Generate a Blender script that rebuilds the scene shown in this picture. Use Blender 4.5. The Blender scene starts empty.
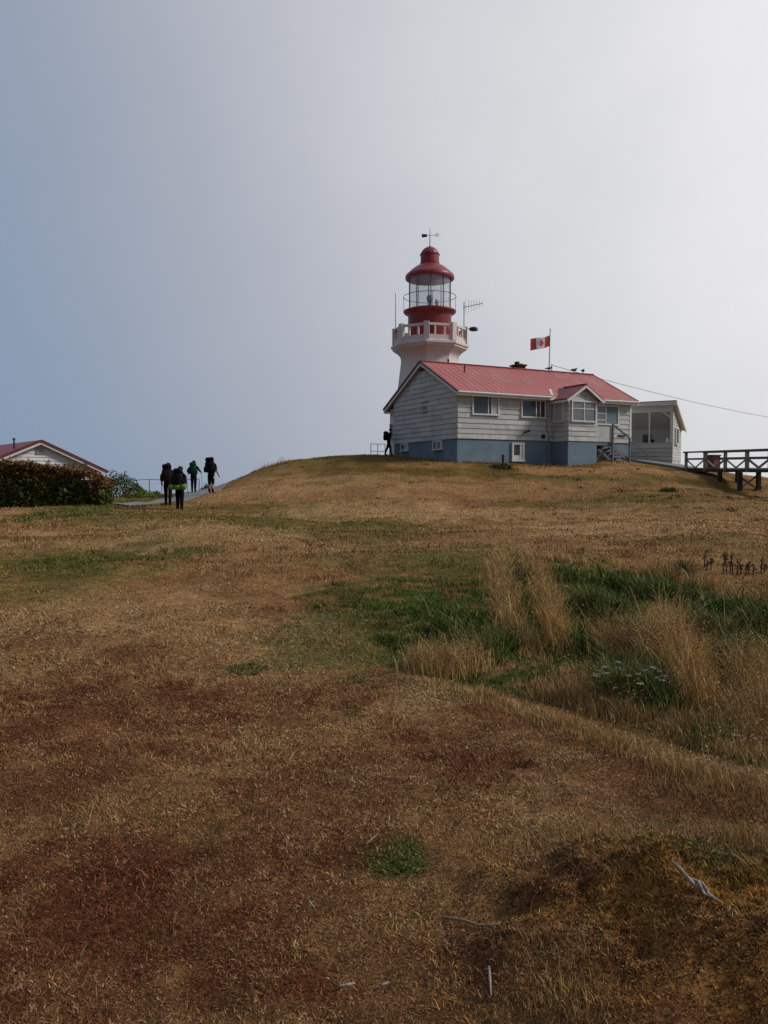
import bpy, math, random
import numpy as np
from mathutils import Vector, Matrix
R = math.radians
random.seed(7); rng = np.random.default_rng(7)
scene = bpy.context.scene
col = scene.collection
EYE = 1.6                      # camera height above the turf it stands on; heights "E" below are measured from the eye

# ------------------------------------------------------------------ camera, sky, sun, exposure
cd = bpy.data.cameras.new('camera'); cam = bpy.data.objects.new('camera', cd); col.objects.link(cam)
cam.location = (0, 0, EYE); cam.rotation_euler = (R(90 - 2.17), 0, 0)
cd.sensor_fit = 'VERTICAL'; cd.sensor_height = 36; cd.lens = 36 * 790 / 1024
cd.clip_start = .05; cd.clip_end = 60000
scene.camera = cam
SUN_AZ, SUN_EL = 95, 37
sdir = Vector((math.sin(R(SUN_AZ)) * math.cos(R(SUN_EL)), math.cos(R(SUN_AZ)) * math.cos(R(SUN_EL)), math.sin(R(SUN_EL))))
w = bpy.data.worlds.new('World'); scene.world = w; w.use_nodes = True
nt = w.node_tree; nt.nodes.clear()
def N(t, **kw):
    n = nt.nodes.new(t)
    for k, v in kw.items(): setattr(n, k, v)
    return n
sky = N('ShaderNodeTexSky', sky_type='NISHITA', sun_disc=False, sun_elevation=R(SUN_EL), sun_rotation=R(SUN_AZ), dust_density=3.0, air_density=1.0)
tc = N('ShaderNodeTexCoord')
dot = N('ShaderNodeVectorMath', operation='DOT_PRODUCT'); dot.inputs[1].default_value = (.601, .668, .438)   # the fog glows round the veiled sun
nt.links.new(tc.outputs['Generated'], dot.inputs[0])
nz = N('ShaderNodeTexNoise'); nz.inputs['Scale'].default_value = 3.4; nz.inputs['Detail'].default_value = 6; nz.inputs['Roughness'].default_value = .6
nt.links.new(tc.outputs['Generated'], nz.inputs['Vector'])
ma = N('ShaderNodeMath', operation='MULTIPLY_ADD'); ma.inputs[1].default_value = .11; ma.inputs[2].default_value = -.055
nt.links.new(nz.outputs['Fac'], ma.inputs[0])
ad = N('ShaderNodeMath', operation='ADD'); nt.links.new(dot.outputs['Value'], ad.inputs[0]); nt.links.new(ma.outputs[0], ad.inputs[1])
mr = N('ShaderNodeMapRange'); mr.inputs['From Min'].default_value = -1; mr.inputs['From Max'].default_value = 1
nt.links.new(ad.outputs[0], mr.inputs['Value'])
rp = N('ShaderNodeValToRGB'); nt.links.new(mr.outputs['Result'], rp.inputs['Fac'])
stops = [(-.9, (.08, .115, .175)), (-.55, (.12, .165, .24)), (-.15, (.27, .31, .39)), (.15, (.235, .31, .425)), (.36, (.240, .325, .455)), (.45, (.275, .345, .457)), (.54, (.330, .380, .470)), (.634, (.408, .440, .513)),
         (.726, (.505, .525, .582)), (.80, (.600, .612, .655)), (.86, (.680, .687, .717)), (.909, (.750, .753, .775)), (.955, (.835, .835, .850)), (1.0, (.95, .945, .945))]
e = rp.color_ramp.elements
while len(e) > 1: e.remove(e[-1])
for i, (d, c) in enumerate(stops):
    p = (d + 1) / 2
    el = e[0] if i == 0 else e.new(p)
    el.position = p; el.color = (*c, 1)
rp.color_ramp.interpolation = 'LINEAR'
b1 = N('ShaderNodeBackground'); nt.links.new(sky.outputs[0], b1.inputs[0]); b1.inputs[1].default_value = .06
b2 = N('ShaderNodeBackground'); nt.links.new(rp.outputs[0], b2.inputs[0]); b2.inputs[1].default_value = 1.0
mx = N('ShaderNodeMixShader'); mx.inputs[0].default_value = .96
nt.links.new(b1.outputs[0], mx.inputs[1]); nt.links.new(b2.outputs[0], mx.inputs[2])
wo = N('ShaderNodeOutputWorld'); nt.links.new(mx.outputs[0], wo.inputs[0])
sl = bpy.data.lights.new('sun', 'SUN'); sl.energy = 2.1; sl.angle = R(12); sl.color = (1, .95, .87)
so = bpy.data.objects.new('sun', sl); col.objects.link(so); so.rotation_euler = (-sdir).to_track_quat('-Z', 'Y').to_euler()
so.location = (40, 0, 60)
vs = scene.view_settings
vs.view_transform = 'Standard'; vs.look = 'None'; vs.gamma = 1; vs.exposure = 0; vs.use_curve_mapping = False

# ------------------------------------------------------------------ materials
def mat(name, c, rough=.7, var=.12, scale=6.0, metal=0, bump=0, island=0, spec=.3, stretch=None, dirt=None, attr=None):
    m = bpy.data.materials.new(name); m.use_nodes = True
    t = m.node_tree; b = t.nodes['Principled BSDF']
    b.inputs['Roughness'].default_value = rough; b.inputs['Metallic'].default_value = metal
    b.inputs['Specular IOR Level'].default_value = spec
    tcn = t.nodes.new('ShaderNodeTexCoord'); src = tcn.outputs['Object']
    if stretch:
        mp = t.nodes.new('ShaderNodeMapping'); mp.inputs['Scale'].default_value = stretch
        t.links.new(src, mp.inputs[0]); src = mp.outputs[0]
    n = t.nodes.new('ShaderNodeTexNoise'); n.inputs['Scale'].default_value = scale; n.inputs['Detail'].default_value = 6; n.inputs['Roughness'].default_value = .65
    t.links.new(src, n.inputs['Vector'])
    mr = t.nodes.new('ShaderNodeMapRange'); mr.inputs['From Min'].default_value = .3; mr.inputs['From Max'].default_value = .7
    mr.inputs['To Min'].default_value = 1 - var; mr.inputs['To Max'].default_value = 1 + var
    t.links.new(n.outputs['Fac'], mr.inputs['Value'])
    f = mr.outputs['Result']
    if island:
        g = t.nodes.new('ShaderNodeNewGeometry')
        m2 = t.nodes.new('ShaderNodeMapRange'); m2.inputs['To Min'].default_value = 1 - island; m2.inputs['To Max'].default_value = 1 + island
        t.links.new(g.outputs['Random Per Island'], m2.inputs['Value'])
        mm = t.nodes.new('ShaderNodeMath'); mm.operation = 'MULTIPLY'
        t.links.new(f, mm.inputs[0]); t.links.new(m2.outputs['Result'], mm.inputs[1]); f = mm.outputs[0]
    vm = t.nodes.new('ShaderNodeVectorMath'); vm.operation = 'SCALE'
    if attr:
        at = t.nodes.new('ShaderNodeAttribute'); at.attribute_name = attr; t.links.new(at.outputs['Color'], vm.inputs[0])
    else: vm.inputs[0].default_value = c
    t.links.new(f, vm.inputs['Scale']); out = vm.outputs[0]
    if dirt:                                      # rust or dirt with a shape of its own
        dc, lo, hi, ds = dirt
        n2 = t.nodes.new('ShaderNodeTexNoise'); n2.inputs['Scale'].default_value = ds; n2.inputs['Detail'].default_value = 8; n2.inputs['Roughness'].default_value = .7
        t.links.new(src, n2.inputs['Vector'])
        m3 = t.nodes.new('ShaderNodeMapRange'); m3.inputs['From Min'].default_value = lo; m3.inputs['From Max'].default_value = hi
        t.links.new(n2.outputs['Fac'], m3.inputs['Value'])
        mc = t.nodes.new('ShaderNodeMix'); mc.data_type = 'RGBA'
        t.links.new(m3.outputs['Result'], mc.inputs[0]); t.links.new(out, mc.inputs[6]); mc.inputs[7].default_value = (*dc, 1)
        out = mc.outputs[2]
    t.links.new(out, b.inputs['Base Color'])
    if bump:
        bn = t.nodes.new('ShaderNodeBump'); bn.inputs['Strength'].default_value = bump; bn.inputs['Distance'].default_value = .02
        t.links.new(n.outputs['Fac'], bn.inputs['Height']); t.links.new(bn.outputs[0], b.inputs['Normal'])
    return m
M = {}
M['siding'] = mat('white_siding', (.50, .50, .47), .75, .10, 1.5, island=.11, dirt=((.30, .29, .25), .52, .80, 1.6), bump=.1)
M['trim'] = mat('white_trim', (.68, .67, .64), .6, .08, 3, dirt=((.40, .38, .33), .6, .9, 2))
M['found'] = mat('blue_foundation', (.150, .212, .262), .8, .10, 1.2, dirt=((.24, .26, .28), .50, .75, 1.3), bump=.15)
M['roof'] = mat('red_roof_metal', (.42, .105, .092), .5, .10, .8, stretch=(1, .25, 1), dirt=((.40, .20, .18), .48, .75, .9), spec=.35)
M['roofdark'] = mat('dark_red_trim', (.13, .028, .03), .55, .12, 3)
M['roofmaroon'] = mat('maroon_roof', (.26, .028, .035), .5, .10, 1, spec=.4)
M['ltwhite'] = mat('lighthouse_white', (.70, .615, .57), .7, .07, 1.2, stretch=(2.2, 2.2, .35), dirt=((.40, .30, .25), .54, .80, 1.1), bump=.1)
M['ltred'] = mat('lighthouse_red', (.25, .024, .027), .42, .16, 1.5, spec=.45, stretch=(2, 2, .5), dirt=((.30, .09, .075), .52, .80, 1.2))
M['ironblack'] = mat('black_iron', (.03, .031, .033), .55, .2, 8)
M['steel'] = mat('grey_steel', (.30, .31, .32), .5, .15, 8, metal=.4)
M['darkglass'] = mat('window_glass', (.045, .047, .050), .15, .25, 1.2, spec=.6)
M['netglass'] = mat('net_curtained_glass', (.20, .205, .20), .18, .25, 5, spec=.5, stretch=(6, 6, .6))
M['curtain'] = mat('pale_curtain', (.42, .43, .44), .85, .15, 3, stretch=(8, 8, .3))
M['bluecurtain'] = mat('blue_curtain', (.15, .215, .235), .8, .15, 3, stretch=(8, 8, .3))
M['wood'] = mat('weathered_wood', (.25, .22, .195), .85, .25, 4, stretch=(.6, .6, 6), bump=.3, island=.15)
M['railwood'] = mat('rail_wood', (.14, .122, .108), .85, .3, 5, bump=.3, island=.2)
M['wooddark'] = mat('dark_wood', (.055, .045, .038), .85, .3, 5, bump=.3, island=.2)
M['greypaint'] = mat('grey_painted_wood', (.15, .165, .18), .7, .15, 4)
M['path'] = mat('concrete_path', (.22, .215, .20), .9, .18, 2.5, bump=.3, dirt=((.12, .11, .09), .55, .75, 1.3))
M['brick'] = mat('sooty_brick', (.05, .03, .026), .9, .3, 9, bump=.4)
M['redbox'] = mat('red_brown_paint', (.14, .05, .045), .7, .2, 4)
M['flagred'] = mat('flag_red', (.62, .12, .11), .8, .06, 6)
M['flagwhite'] = mat('flag_white', (.78, .76, .75), .8, .04, 6)
M['bleached'] = mat('bleached_driftwood', (.34, .30, .26), .85, .5, 60, stretch=(1, 1, 1), bump=.5)
M['twig'] = mat('dry_twig', (.24, .17, .11), .8, .25, 20)
M['leaf'] = mat('leaf_blades', (1, 1, 1), .65, .15, 3, attr='col', spec=.2)
M['blade'] = mat('dry_blades', (1, 1, 1), .75, .15, 3, attr='col', spec=.12)
M['skin'] = mat('skin', (.42, .25, .18), .55, .05, 8)
M['hair'] = mat('dark_hair', (.02, .014, .01), .7, .2, 30)
M['yarrow'] = mat('yarrow_white', (.32, .30, .26), .8, .2, 30)
M['bird'] = mat('dark_feathers', (.035, .034, .035), .7, .2, 20)
M['inside'] = mat('white_inside_paint', (.78, .78, .75), .8, .08, 3)
M['hedgecore'] = mat('hedge_core_green', (.030, .034, .014), .9, .5, 14)
M['jug'] = mat('white_plastic', (.75, .75, .73), .4, .03, 5)
def cloth(name, c): return mat(name, c, .9, .18, 12, bump=.2, spec=.1)
for k_ in ('flagred', 'flagwhite'):
    fm = M[k_].copy(); M[k_ + '_cloth'] = fm; t = fm.node_tree; b = t.nodes['Principled BSDF']; o_ = t.nodes['Material Output']
    tl = t.nodes.new('ShaderNodeBsdfTranslucent'); src = b.inputs['Base Color'].links[0].from_socket; t.links.new(src, tl.inputs[0])
    ms = t.nodes.new('ShaderNodeMixShader'); ms.inputs[0].default_value = .5; t.links.new(b.outputs[0], ms.inputs[1]); t.links.new(tl.outputs[0], ms.inputs[2]); t.links.new(ms.outputs[0], o_.inputs[0])
# clear glass for the lantern
g = bpy.data.materials.new('lantern_glass'); g.use_nodes = True; t = g.node_tree; t.nodes.clear()
o_ = t.nodes.new('ShaderNodeOutputMaterial'); tr = t.nodes.new('ShaderNodeBsdfTransparent'); tr.inputs[0].default_value = (.95, .97, .97, 1)
gl = t.nodes.new('ShaderNodeBsdfGlossy'); gl.inputs['Roughness'].default_value = .04; fr = t.nodes.new('ShaderNodeValue'); fr.outputs[0].default_value = .07
df = t.nodes.new('ShaderNodeBsdfDiffuse'); df.inputs[0].default_value = (.8, .84, .83, 1)
m0 = t.nodes.new('ShaderNodeMixShader'); m0.inputs[0].default_value = .22; t.links.new(tr.outputs[0], m0.inputs[1]); t.links.new(df.outputs[0], m0.inputs[2]); tr = m0   # salt film on the panes
ms = t.nodes.new('ShaderNodeMixShader'); t.links.new(fr.outputs[0], ms.inputs[0]); t.links.new(tr.outputs[0], ms.inputs[1]); t.links.new(gl.outputs[0], ms.inputs[2]); t.links.new(ms.outputs[0], o_.inputs[0])
M['glass'] = g

# ------------------------------------------------------------------ mesh helpers
class MB:
    def __init__(s): s.v = []; s.f = []; s.m = []; s.mi = 0
    def add(s, vs_, fs_):
        b = len(s.v); s.v += [tuple(p) for p in vs_]; s.f += [tuple(i + b for i in f) for f in fs_]; s.m += [s.mi] * len(fs_); return s
    def hexa(s, P):           # 8 points: bottom ring 0-3, top ring 4-7 (counter-clockwise from above)
        return s.add(P, [(3, 2, 1, 0), (4, 5, 6, 7), (0, 1, 5, 4), (1, 2, 6, 5), (2, 3, 7, 6), (3, 0, 4, 7)])
    def box(s, x0, x1, y0, y1, z0, z1):
        return s.hexa([(x0, y0, z0), (x1, y0, z0), (x1, y1, z0), (x0, y1, z0), (x0, y0, z1), (x1, y0, z1), (x1, y1, z1), (x0, y1, z1)])
    def bar(s, p, q, wd, ht):  # rectangular bar from p to q
        p = Vector(p); q = Vector(q); d = (q - p).normalized()
        up = Vector((0, 0, 1)) if abs(d.z) < .95 else Vector((0, 1, 0))
        a = d.cross(up).normalized() * wd / 2; b = a.cross(d).normalized() * ht / 2
        P = [p - a - b, p + a - b, p + a + b, p - a + b, q - a - b, q + a - b, q + a + b, q - a + b]
        return s.add(P, [(3, 2, 1, 0), (4, 5, 6, 7), (0, 1, 5, 4), (1, 2, 6, 5), (2, 3, 7, 6), (3, 0, 4, 7)])
    def tube(s, pts, r, n=8):
        pts = [Vector(p) for p in pts]; rr = r if isinstance(r, (list, tuple)) else [r] * len(pts)
        V = []; F = []
        for i, p in enumerate(pts):
            d = (pts[min(i + 1, len(pts) - 1)] - pts[max(i - 1, 0)]).normalized()
            up = Vector((0, 0, 1)) if abs(d.z) < .9 else Vector((1, 0, 0))
            a = d.cross(up).normalized(); b = a.cross(d)
            for k in range(n):
                t_ = 2 * math.pi * k / n; V.append(p + (a * math.cos(t_) + b * math.sin(t_)) * rr[i])
        for i in range(len(pts) - 1):
            for k in range(n):
                k2 = (k + 1) % n; F.append((i * n + k, i * n + k2, (i + 1) * n + k2, (i + 1) * n + k))
        F.append(tuple(range(n - 1, -1, -1))); F.append(tuple((len(pts) - 1) * n + k for k in range(n)))
        return s.add(V, F)
    def lathe(s, prof, n=32, a0=0.0, cap=True, c=(0, 0)):
        V = []; F = []
        for r, z in prof:
            for k in range(n):
                t_ = a0 + 2 * math.pi * k / n; V.append((c[0] + r * math.cos(t_), c[1] + r * math.sin(t_), z))
        for i in range(len(prof) - 1):
            for k in range(n):
                k2 = (k + 1) % n; F.append((i * n + k, i * n + k2, (i + 1) * n + k2, (i + 1) * n + k))
        if cap: F.append(tuple(range(n - 1, -1, -1))); F.append(tuple((len(prof) - 1) * n + k for k in range(n)))
        return s.add(V, F)
    def torus(s, c, Rr, r, n=40, m=6):
        V = []; F = []
        for i in range(n):
            a = 2 * math.pi * i / n
            for k in range(m):
                b = 2 * math.pi * k / m; V.append((c[0] + (Rr + r * math.cos(b)) * math.cos(a), c[1] + (Rr + r * math.cos(b)) * math.sin(a), c[2] + r * math.sin(b)))
        for i in range(n):
            for k in range(m): F.append((i * m + k, ((i + 1) % n) * m + k, ((i + 1) % n) * m + (k + 1) % m, i * m + (k + 1) % m))
        return s.add(V, F)
    def blob(s, c, rad, n=10, m=7, sq=1.0):     # (super)ellipsoid
        V = []; F = []
        def sp(x): return math.copysign(abs(x) ** sq, x)
        for i in range(1, m):
            ph = math.pi * i / m - math.pi / 2
            for k in range(n):
                th = 2 * math.pi * k / n
                V.append((c[0] + rad[0] * sp(math.cos(ph)) * sp(math.cos(th)), c[1] + rad[1] * sp(math.cos(ph)) * sp(math.sin(th)), c[2] + rad[2] * sp(math.sin(ph))))
        b = len(V); V.append((c[0], c[1], c[2] - rad[2])); V.append((c[0], c[1], c[2] + rad[2]))
        for i in range(m - 2):
            for k in range(n): F.append((i * n + k, i * n + (k + 1) % n, (i + 1) * n + (k + 1) % n, (i + 1) * n + k))
        for k in range(n): F.append((b, (k + 1) % n, k)); F.append((b + 1, (m - 2) * n + k, (m - 2) * n + (k + 1) % n))
        return s.add(V, F)
    def build(s, name, m, parent=None, zb=0.0, smooth=False):
        me = bpy.data.meshes.new(name); me.from_pydata([(a, b, c - zb) for a, b, c in s.v], [], s.f)
        for x in (m if isinstance(m, (list, tuple)) else [m]): me.materials.append(x)
        if any(s.m): me.polygons.foreach_set('material_index', s.m)
        if smooth:
            me.polygons.foreach_set('use_smooth', [True] * len(me.polygons))
        me.update()
        o = bpy.data.objects.new(name, me); col.objects.link(o)
        if smooth == 'auto':
            md = o.modifiers.new('edge_split', 'EDGE_SPLIT'); md.split_angle = R(35)
        if parent: o.parent = parent
        return o
def tag(o, label=None, cat=None, group=None, kind=None):
    if label: o['label'] = label
    if cat: o['category'] = cat
    if group: o['group'] = group
    if kind: o['kind'] = kind
    return o
def empty(name, loc, rz=0, label=None, cat=None, group=None):
    o = bpy.data.objects.new(name, None); col.objects.link(o); o.location = loc; o.rotation_euler = (0, 0, rz)
    o.empty_display_size = .3
    return tag(o, label, cat, group)

# ------------------------------------------------------------------ terrain
def _hash(ix, iy, seed):
    h = (ix.astype(np.int64) * 374761393 + iy.astype(np.int64) * 668265263 + seed * 1442695041) & 0x7fffffff
    h = ((h ^ (h >> 13)) * 1274126177) & 0x7fffffff
    return ((h ^ (h >> 16)) & 0xffff) / 65535.0
def vnoise(x, y, s, seed=0):
    x = np.asarray(x, float) / s; y = np.asarray(y, float) / s
    ix = np.floor(x); iy = np.floor(y); fx = x - ix; fy = y - iy
    fx = fx * fx * (3 - 2 * fx); fy = fy * fy * (3 - 2 * fy)
    a = _hash(ix, iy, seed); b = _hash(ix + 1, iy, seed); c = _hash(ix, iy + 1, seed); d = _hash(ix + 1, iy + 1, seed)
    return (a * (1 - fx) + b * fx) * (1 - fy) + (c * (1 - fx) + d * fx) * fy - .5
def fbm(x, y, s, oct=4, seed=0, pers=.55):
    v = 0; a = 1
    for i in range(oct): v = v + a * vnoise(x + 17.3 * i, y - 9.1 * i, s / 2 ** i, seed + i); a *= pers
    return v
def ss(a, b, x):
    t_ = np.clip((x - a) / (b - a), 0, 1); return t_ * t_ * (3 - 2 * t_)
CP = np.array([
 (0,0,-1.6),(-3,2,-1.6),(3,2,-1.62),(0,5,-1.6),(-6,6,-1.55),(6,6,-1.66),(0,-8,-1.6),(-15,-8,-1.6),(15,-8,-1.7),(-15,5,-1.5),(15,5,-1.7),
 (-8,15,-1.42),(0,15,-1.5),(8,15,-1.5),(16,15,-1.45),(-18,15,-1.4),(28,15,-1.4),(-4,10,-1.52),(4,10,-1.6),
 (-15,25,-1.3),(-6,25,-1.32),(3,25,-1.32),(12,25,-1.2),(20,25,-1.05),(30,25,-1.2),
 (-3,33,-1.0),(3,33,-.95),(10,33,-.88),(17,33,-.8),(-8.1,31.4,-1.13),(-9.2,33,-1.06),(-15.5,35.5,-1.2),(-12.5,36,-1.15),(-19,36,-1.2),
 (-8.6,39.5,-.66),(-10.8,44.7,-.68),(-9,42.6,-.36),(-7.6,45,.42),(-6.3,47,1.12),(-3.4,49,1.48),(-5,56,1.4),(-11,52,-.95),(-13,42,-.75),
 (4.25,46,1.2),(.7,53,1.73),(-2,53,1.7),(2.5,49.5,1.48),(11.1,47.6,.98),(10.4,49,1.1),(7.8,47.4,1.12),(16.4,53.2,1.50),(16.2,51.0,1.28),(18,47.4,.68),(14.3,50.3,1.35),
 (4,42,.42),(4,38,-.38),(10,43,.3),(10,38,-.42),(-2,44,.72),(-3,40,-.2),(16,43,.1),(18.8,42,-.45),(19.5,38,-.78),(23,42,-.4),(24,50,.3),(28,45,-.4),
 (4,61,1.6),(14,62,1.55),(24,60,.8),(-20,46,-1.05),(-24,52,-1.2),(-16,50,-1.05),
 (-40,30,-1.7),(40,30,-1.2),(-40,60,-4),(0,90,-3),(40,70,-2.5),(-25,75,-4),(20,80,-1.5)], float)
def _ker(dx, dy): return np.sqrt(dx * dx + dy * dy + 2.2)
_A = _ker(CP[:, None, 0] - CP[None, :, 0], CP[:, None, 1] - CP[None, :, 1])
_n = len(CP); _S = np.zeros((_n + 1, _n + 1)); _S[:_n, :_n] = _A; _S[:_n, _n] = 1; _S[_n, :_n] = 1
_W = np.linalg.solve(_S + np.diag([1e-4] * _n + [0]), np.append(CP[:, 2], 0))
def seg_d(x, y, a, b):
    ax, ay = a; bx, by = b; vx, vy = bx - ax, by - ay; L2 = vx * vx + vy * vy
    t_ = np.clip(((x - ax) * vx + (y - ay) * vy) / L2, 0, 1)
    sgn = np.sign((x - ax) * vy - (y - ay) * vx)
    return np.hypot(x - ax - t_ * vx, y - ay - t_ * vy), sgn
def height(x, y):             # E height (relative to the eye)
    x = np.asarray(x, float); y = np.asarray(y, float)
    z = np.zeros(np.broadcast(x, y).shape) + _W[_n]
    for i in range(_n): z = z + _W[i] * _ker(x - CP[i, 0], y - CP[i, 1])
    z = np.clip(z, -6, 3)
    dist = np.hypot(x, y)
    bld = 1 - .85 * np.exp(-(((x - 9) / 12) ** 2 + ((y - 51) / 7) ** 2) ** 2)
    und = ss(2, 9, dist)
    z = z + bld * (.34 * und * fbm(x, y, 6.5, 3, 11) + .12 * und * fbm(x, y, 2.6, 3, 15) + .05 * fbm(x, y, 1.4, 3, 5) + .13 * ss(14, 24, dist) * np.maximum(fbm(x, y, 1.7, 4, 17), 0))
    near = np.exp(-(dist / 9) ** 2)
    z = z + near * (.045 * fbm(x, y, .45, 3, 21) + .016 * fbm(x, y, .09, 2, 31))
    # mossy hummock at the lower right
    hx = (x - 1.10); hy = (y - 2.72); rr = np.sqrt(np.maximum((hx / np.where(hx < 0, .62, .9)) ** 2 + (hy / .58) ** 2 + .55 * vnoise(x, y, .45, 3), 0))
    z = z + np.exp(-np.clip(rr, 0, 9) ** 2.3) * (.27 + .16 * fbm(x, y, .2, 4, 35)) + .045 * np.exp(-(((x - .5) / .2) ** 2 + ((y - 2.5) / .16) ** 2)) + .03 * np.exp(-((hx / .8) ** 2 + (hy / .7) ** 2)) * fbm(x, y, .1, 2, 37)
    # low terraces along the old track at the right
    for (a, b, h, wd) in (((.2, 7.8), (3.2, 3.5), .06, .22), ((1.2, 8.3), (4.6, 4.1), .06, .22), ((2.2, 9.2), (6.2, 4.6), .07, .25)):
        d, sg = seg_d(x, y, a, b); z = z - h * np.exp(-(d / wd) ** 2)
    far = np.maximum(ss(56, 120, y), np.maximum(ss(38, 110, np.abs(x)), ss(-30, -110, y)))
    return z - 30 * far
def gz(x, y): return float(height(np.array([x]), np.array([y]))[0])
PITCH = R(2.17)
def ground_at(px, py):        # ground point seen along a direction from the eye
    u = (px - 384) / 790; vv = (512 - py) / 790
    dx, dy, dz = u, math.cos(PITCH) + vv * math.sin(PITCH), vv * math.cos(PITCH) - math.sin(PITCH)
    ts = np.geomspace(1.5, 80, 600); zz = height(ts * dx, ts * dy) - ts * dz
    i = int(np.argmax(zz > 0)) or 599
    t0, t1 = ts[i - 1], ts[i]
    f = zz[i - 1] / (zz[i - 1] - zz[i] + 1e-9); t_ = t0 + (t1 - t0) * f
    return t_ * dx, t_ * dy
# colour of the turf: dry straw, reddish dead moss, olive and green patches (plant colours, plus painted shade in one rust patch)
STRAW = np.array((.335, .180, .074)); PALE = np.array((.425, .250, .116)); RUST = np.array((.135, .045, .019)); BROWN = np.array((.190, .089, .033))
OLIVE = np.array((.122, .098, .022)); GREEN = np.array((.050, .083, .011)); GOLD = np.array((.37, .172, .040))
def P(kind, px, py, rx, ry, k=1.0):
    x, y = ground_at(px, py); _, y1 = ground_at(px, max(py - ry, 486)); _, y2 = ground_at(px, py + ry)
    return kind, x, y, rx / 790 * y, max((y1 - y2) / 2, .15), k
PATCH = [P('g', 400, 612, 100, 46, 1.0), P('g', 430, 600, 70, 30, .9), P('g', 560, 600, 120, 30, .9), P('g', 700, 600, 90, 30, .9), P('g', 620, 660, 150, 40, .85), P('o', 690, 745, 120, 22, .45), P('g', 350, 622, 60, 30, .6), P('g', 460, 570, 60, 20, .7), P('o', 110, 555, 95, 26, 1.0), P('g', 120, 556, 60, 14, .5), P('o', 300, 520, 120, 10, .9), P('o', 330, 530, 130, 12, .8), P('o', 420, 555, 110, 16, .7), P('g', 245, 667, 24, 6, .95),
         P('g', 395, 858, 32, 13, .8), P('g', 640, 590, 110, 30, .7), P('g', 470, 640, 50, 22, .8), P('g', 640, 690, 55, 24, .8), P('g', 720, 630, 50, 40, .7), P('o', 700, 845, 70, 18, .9),
         P('o', 70, 518, 90, 7, .9), P('o', 180, 512, 60, 5, .5), P('g', 150, 500, 40, 8, .8), P('o', 360, 480, 150, 12, .55), P('o', 560, 478, 150, 10, .5), P('o', 650, 500, 100, 12, .6),
         P('r', 80, 730, 150, 45, .85), P('r', 130, 690, 110, 18, .6), P('r', 250, 700, 100, 22, .45), P('r', 450, 752, 70, 34, .85), P('r', 350, 690, 50, 14, .6), P('r', 300, 800, 90, 40, .6), P('r', 70, 930, 200, 90, .9),
         P('r', 230, 900, 120, 70, .6), P('r', 430, 985, 110, 45, .7), P('r', 530, 905, 20, 10, .5), P('r', 690, 1000, 100, 30, .6), P('d', 650, 885, 100, 30, .85), P('d', 700, 950, 90, 30, .7), P('r', 690, 930, 90, 12, .5), P('r', 560, 880, 30, 14, .6), P('r', 270, 600, 130, 8, .35), P('r', 40, 640, 60, 9, .5),  # smallest rust patch: darker moss plus painted shade in the hollow left of the hummock
         P('p', 430, 515, 190, 8, .8), P('p', 600, 530, 130, 10, .6), P('p', 60, 545, 90, 8, .5), P('p', 120, 610, 120, 22, .5), P('p', 440, 700, 60, 20, .5), P('p', 590, 800, 90, 25, .4), P('p', 300, 640, 90, 30, .4), P('p', 210, 530, 80, 7, .7)]
KC = dict(g=GREEN, o=OLIVE, r=RUST, p=PALE, d=GOLD)
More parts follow.
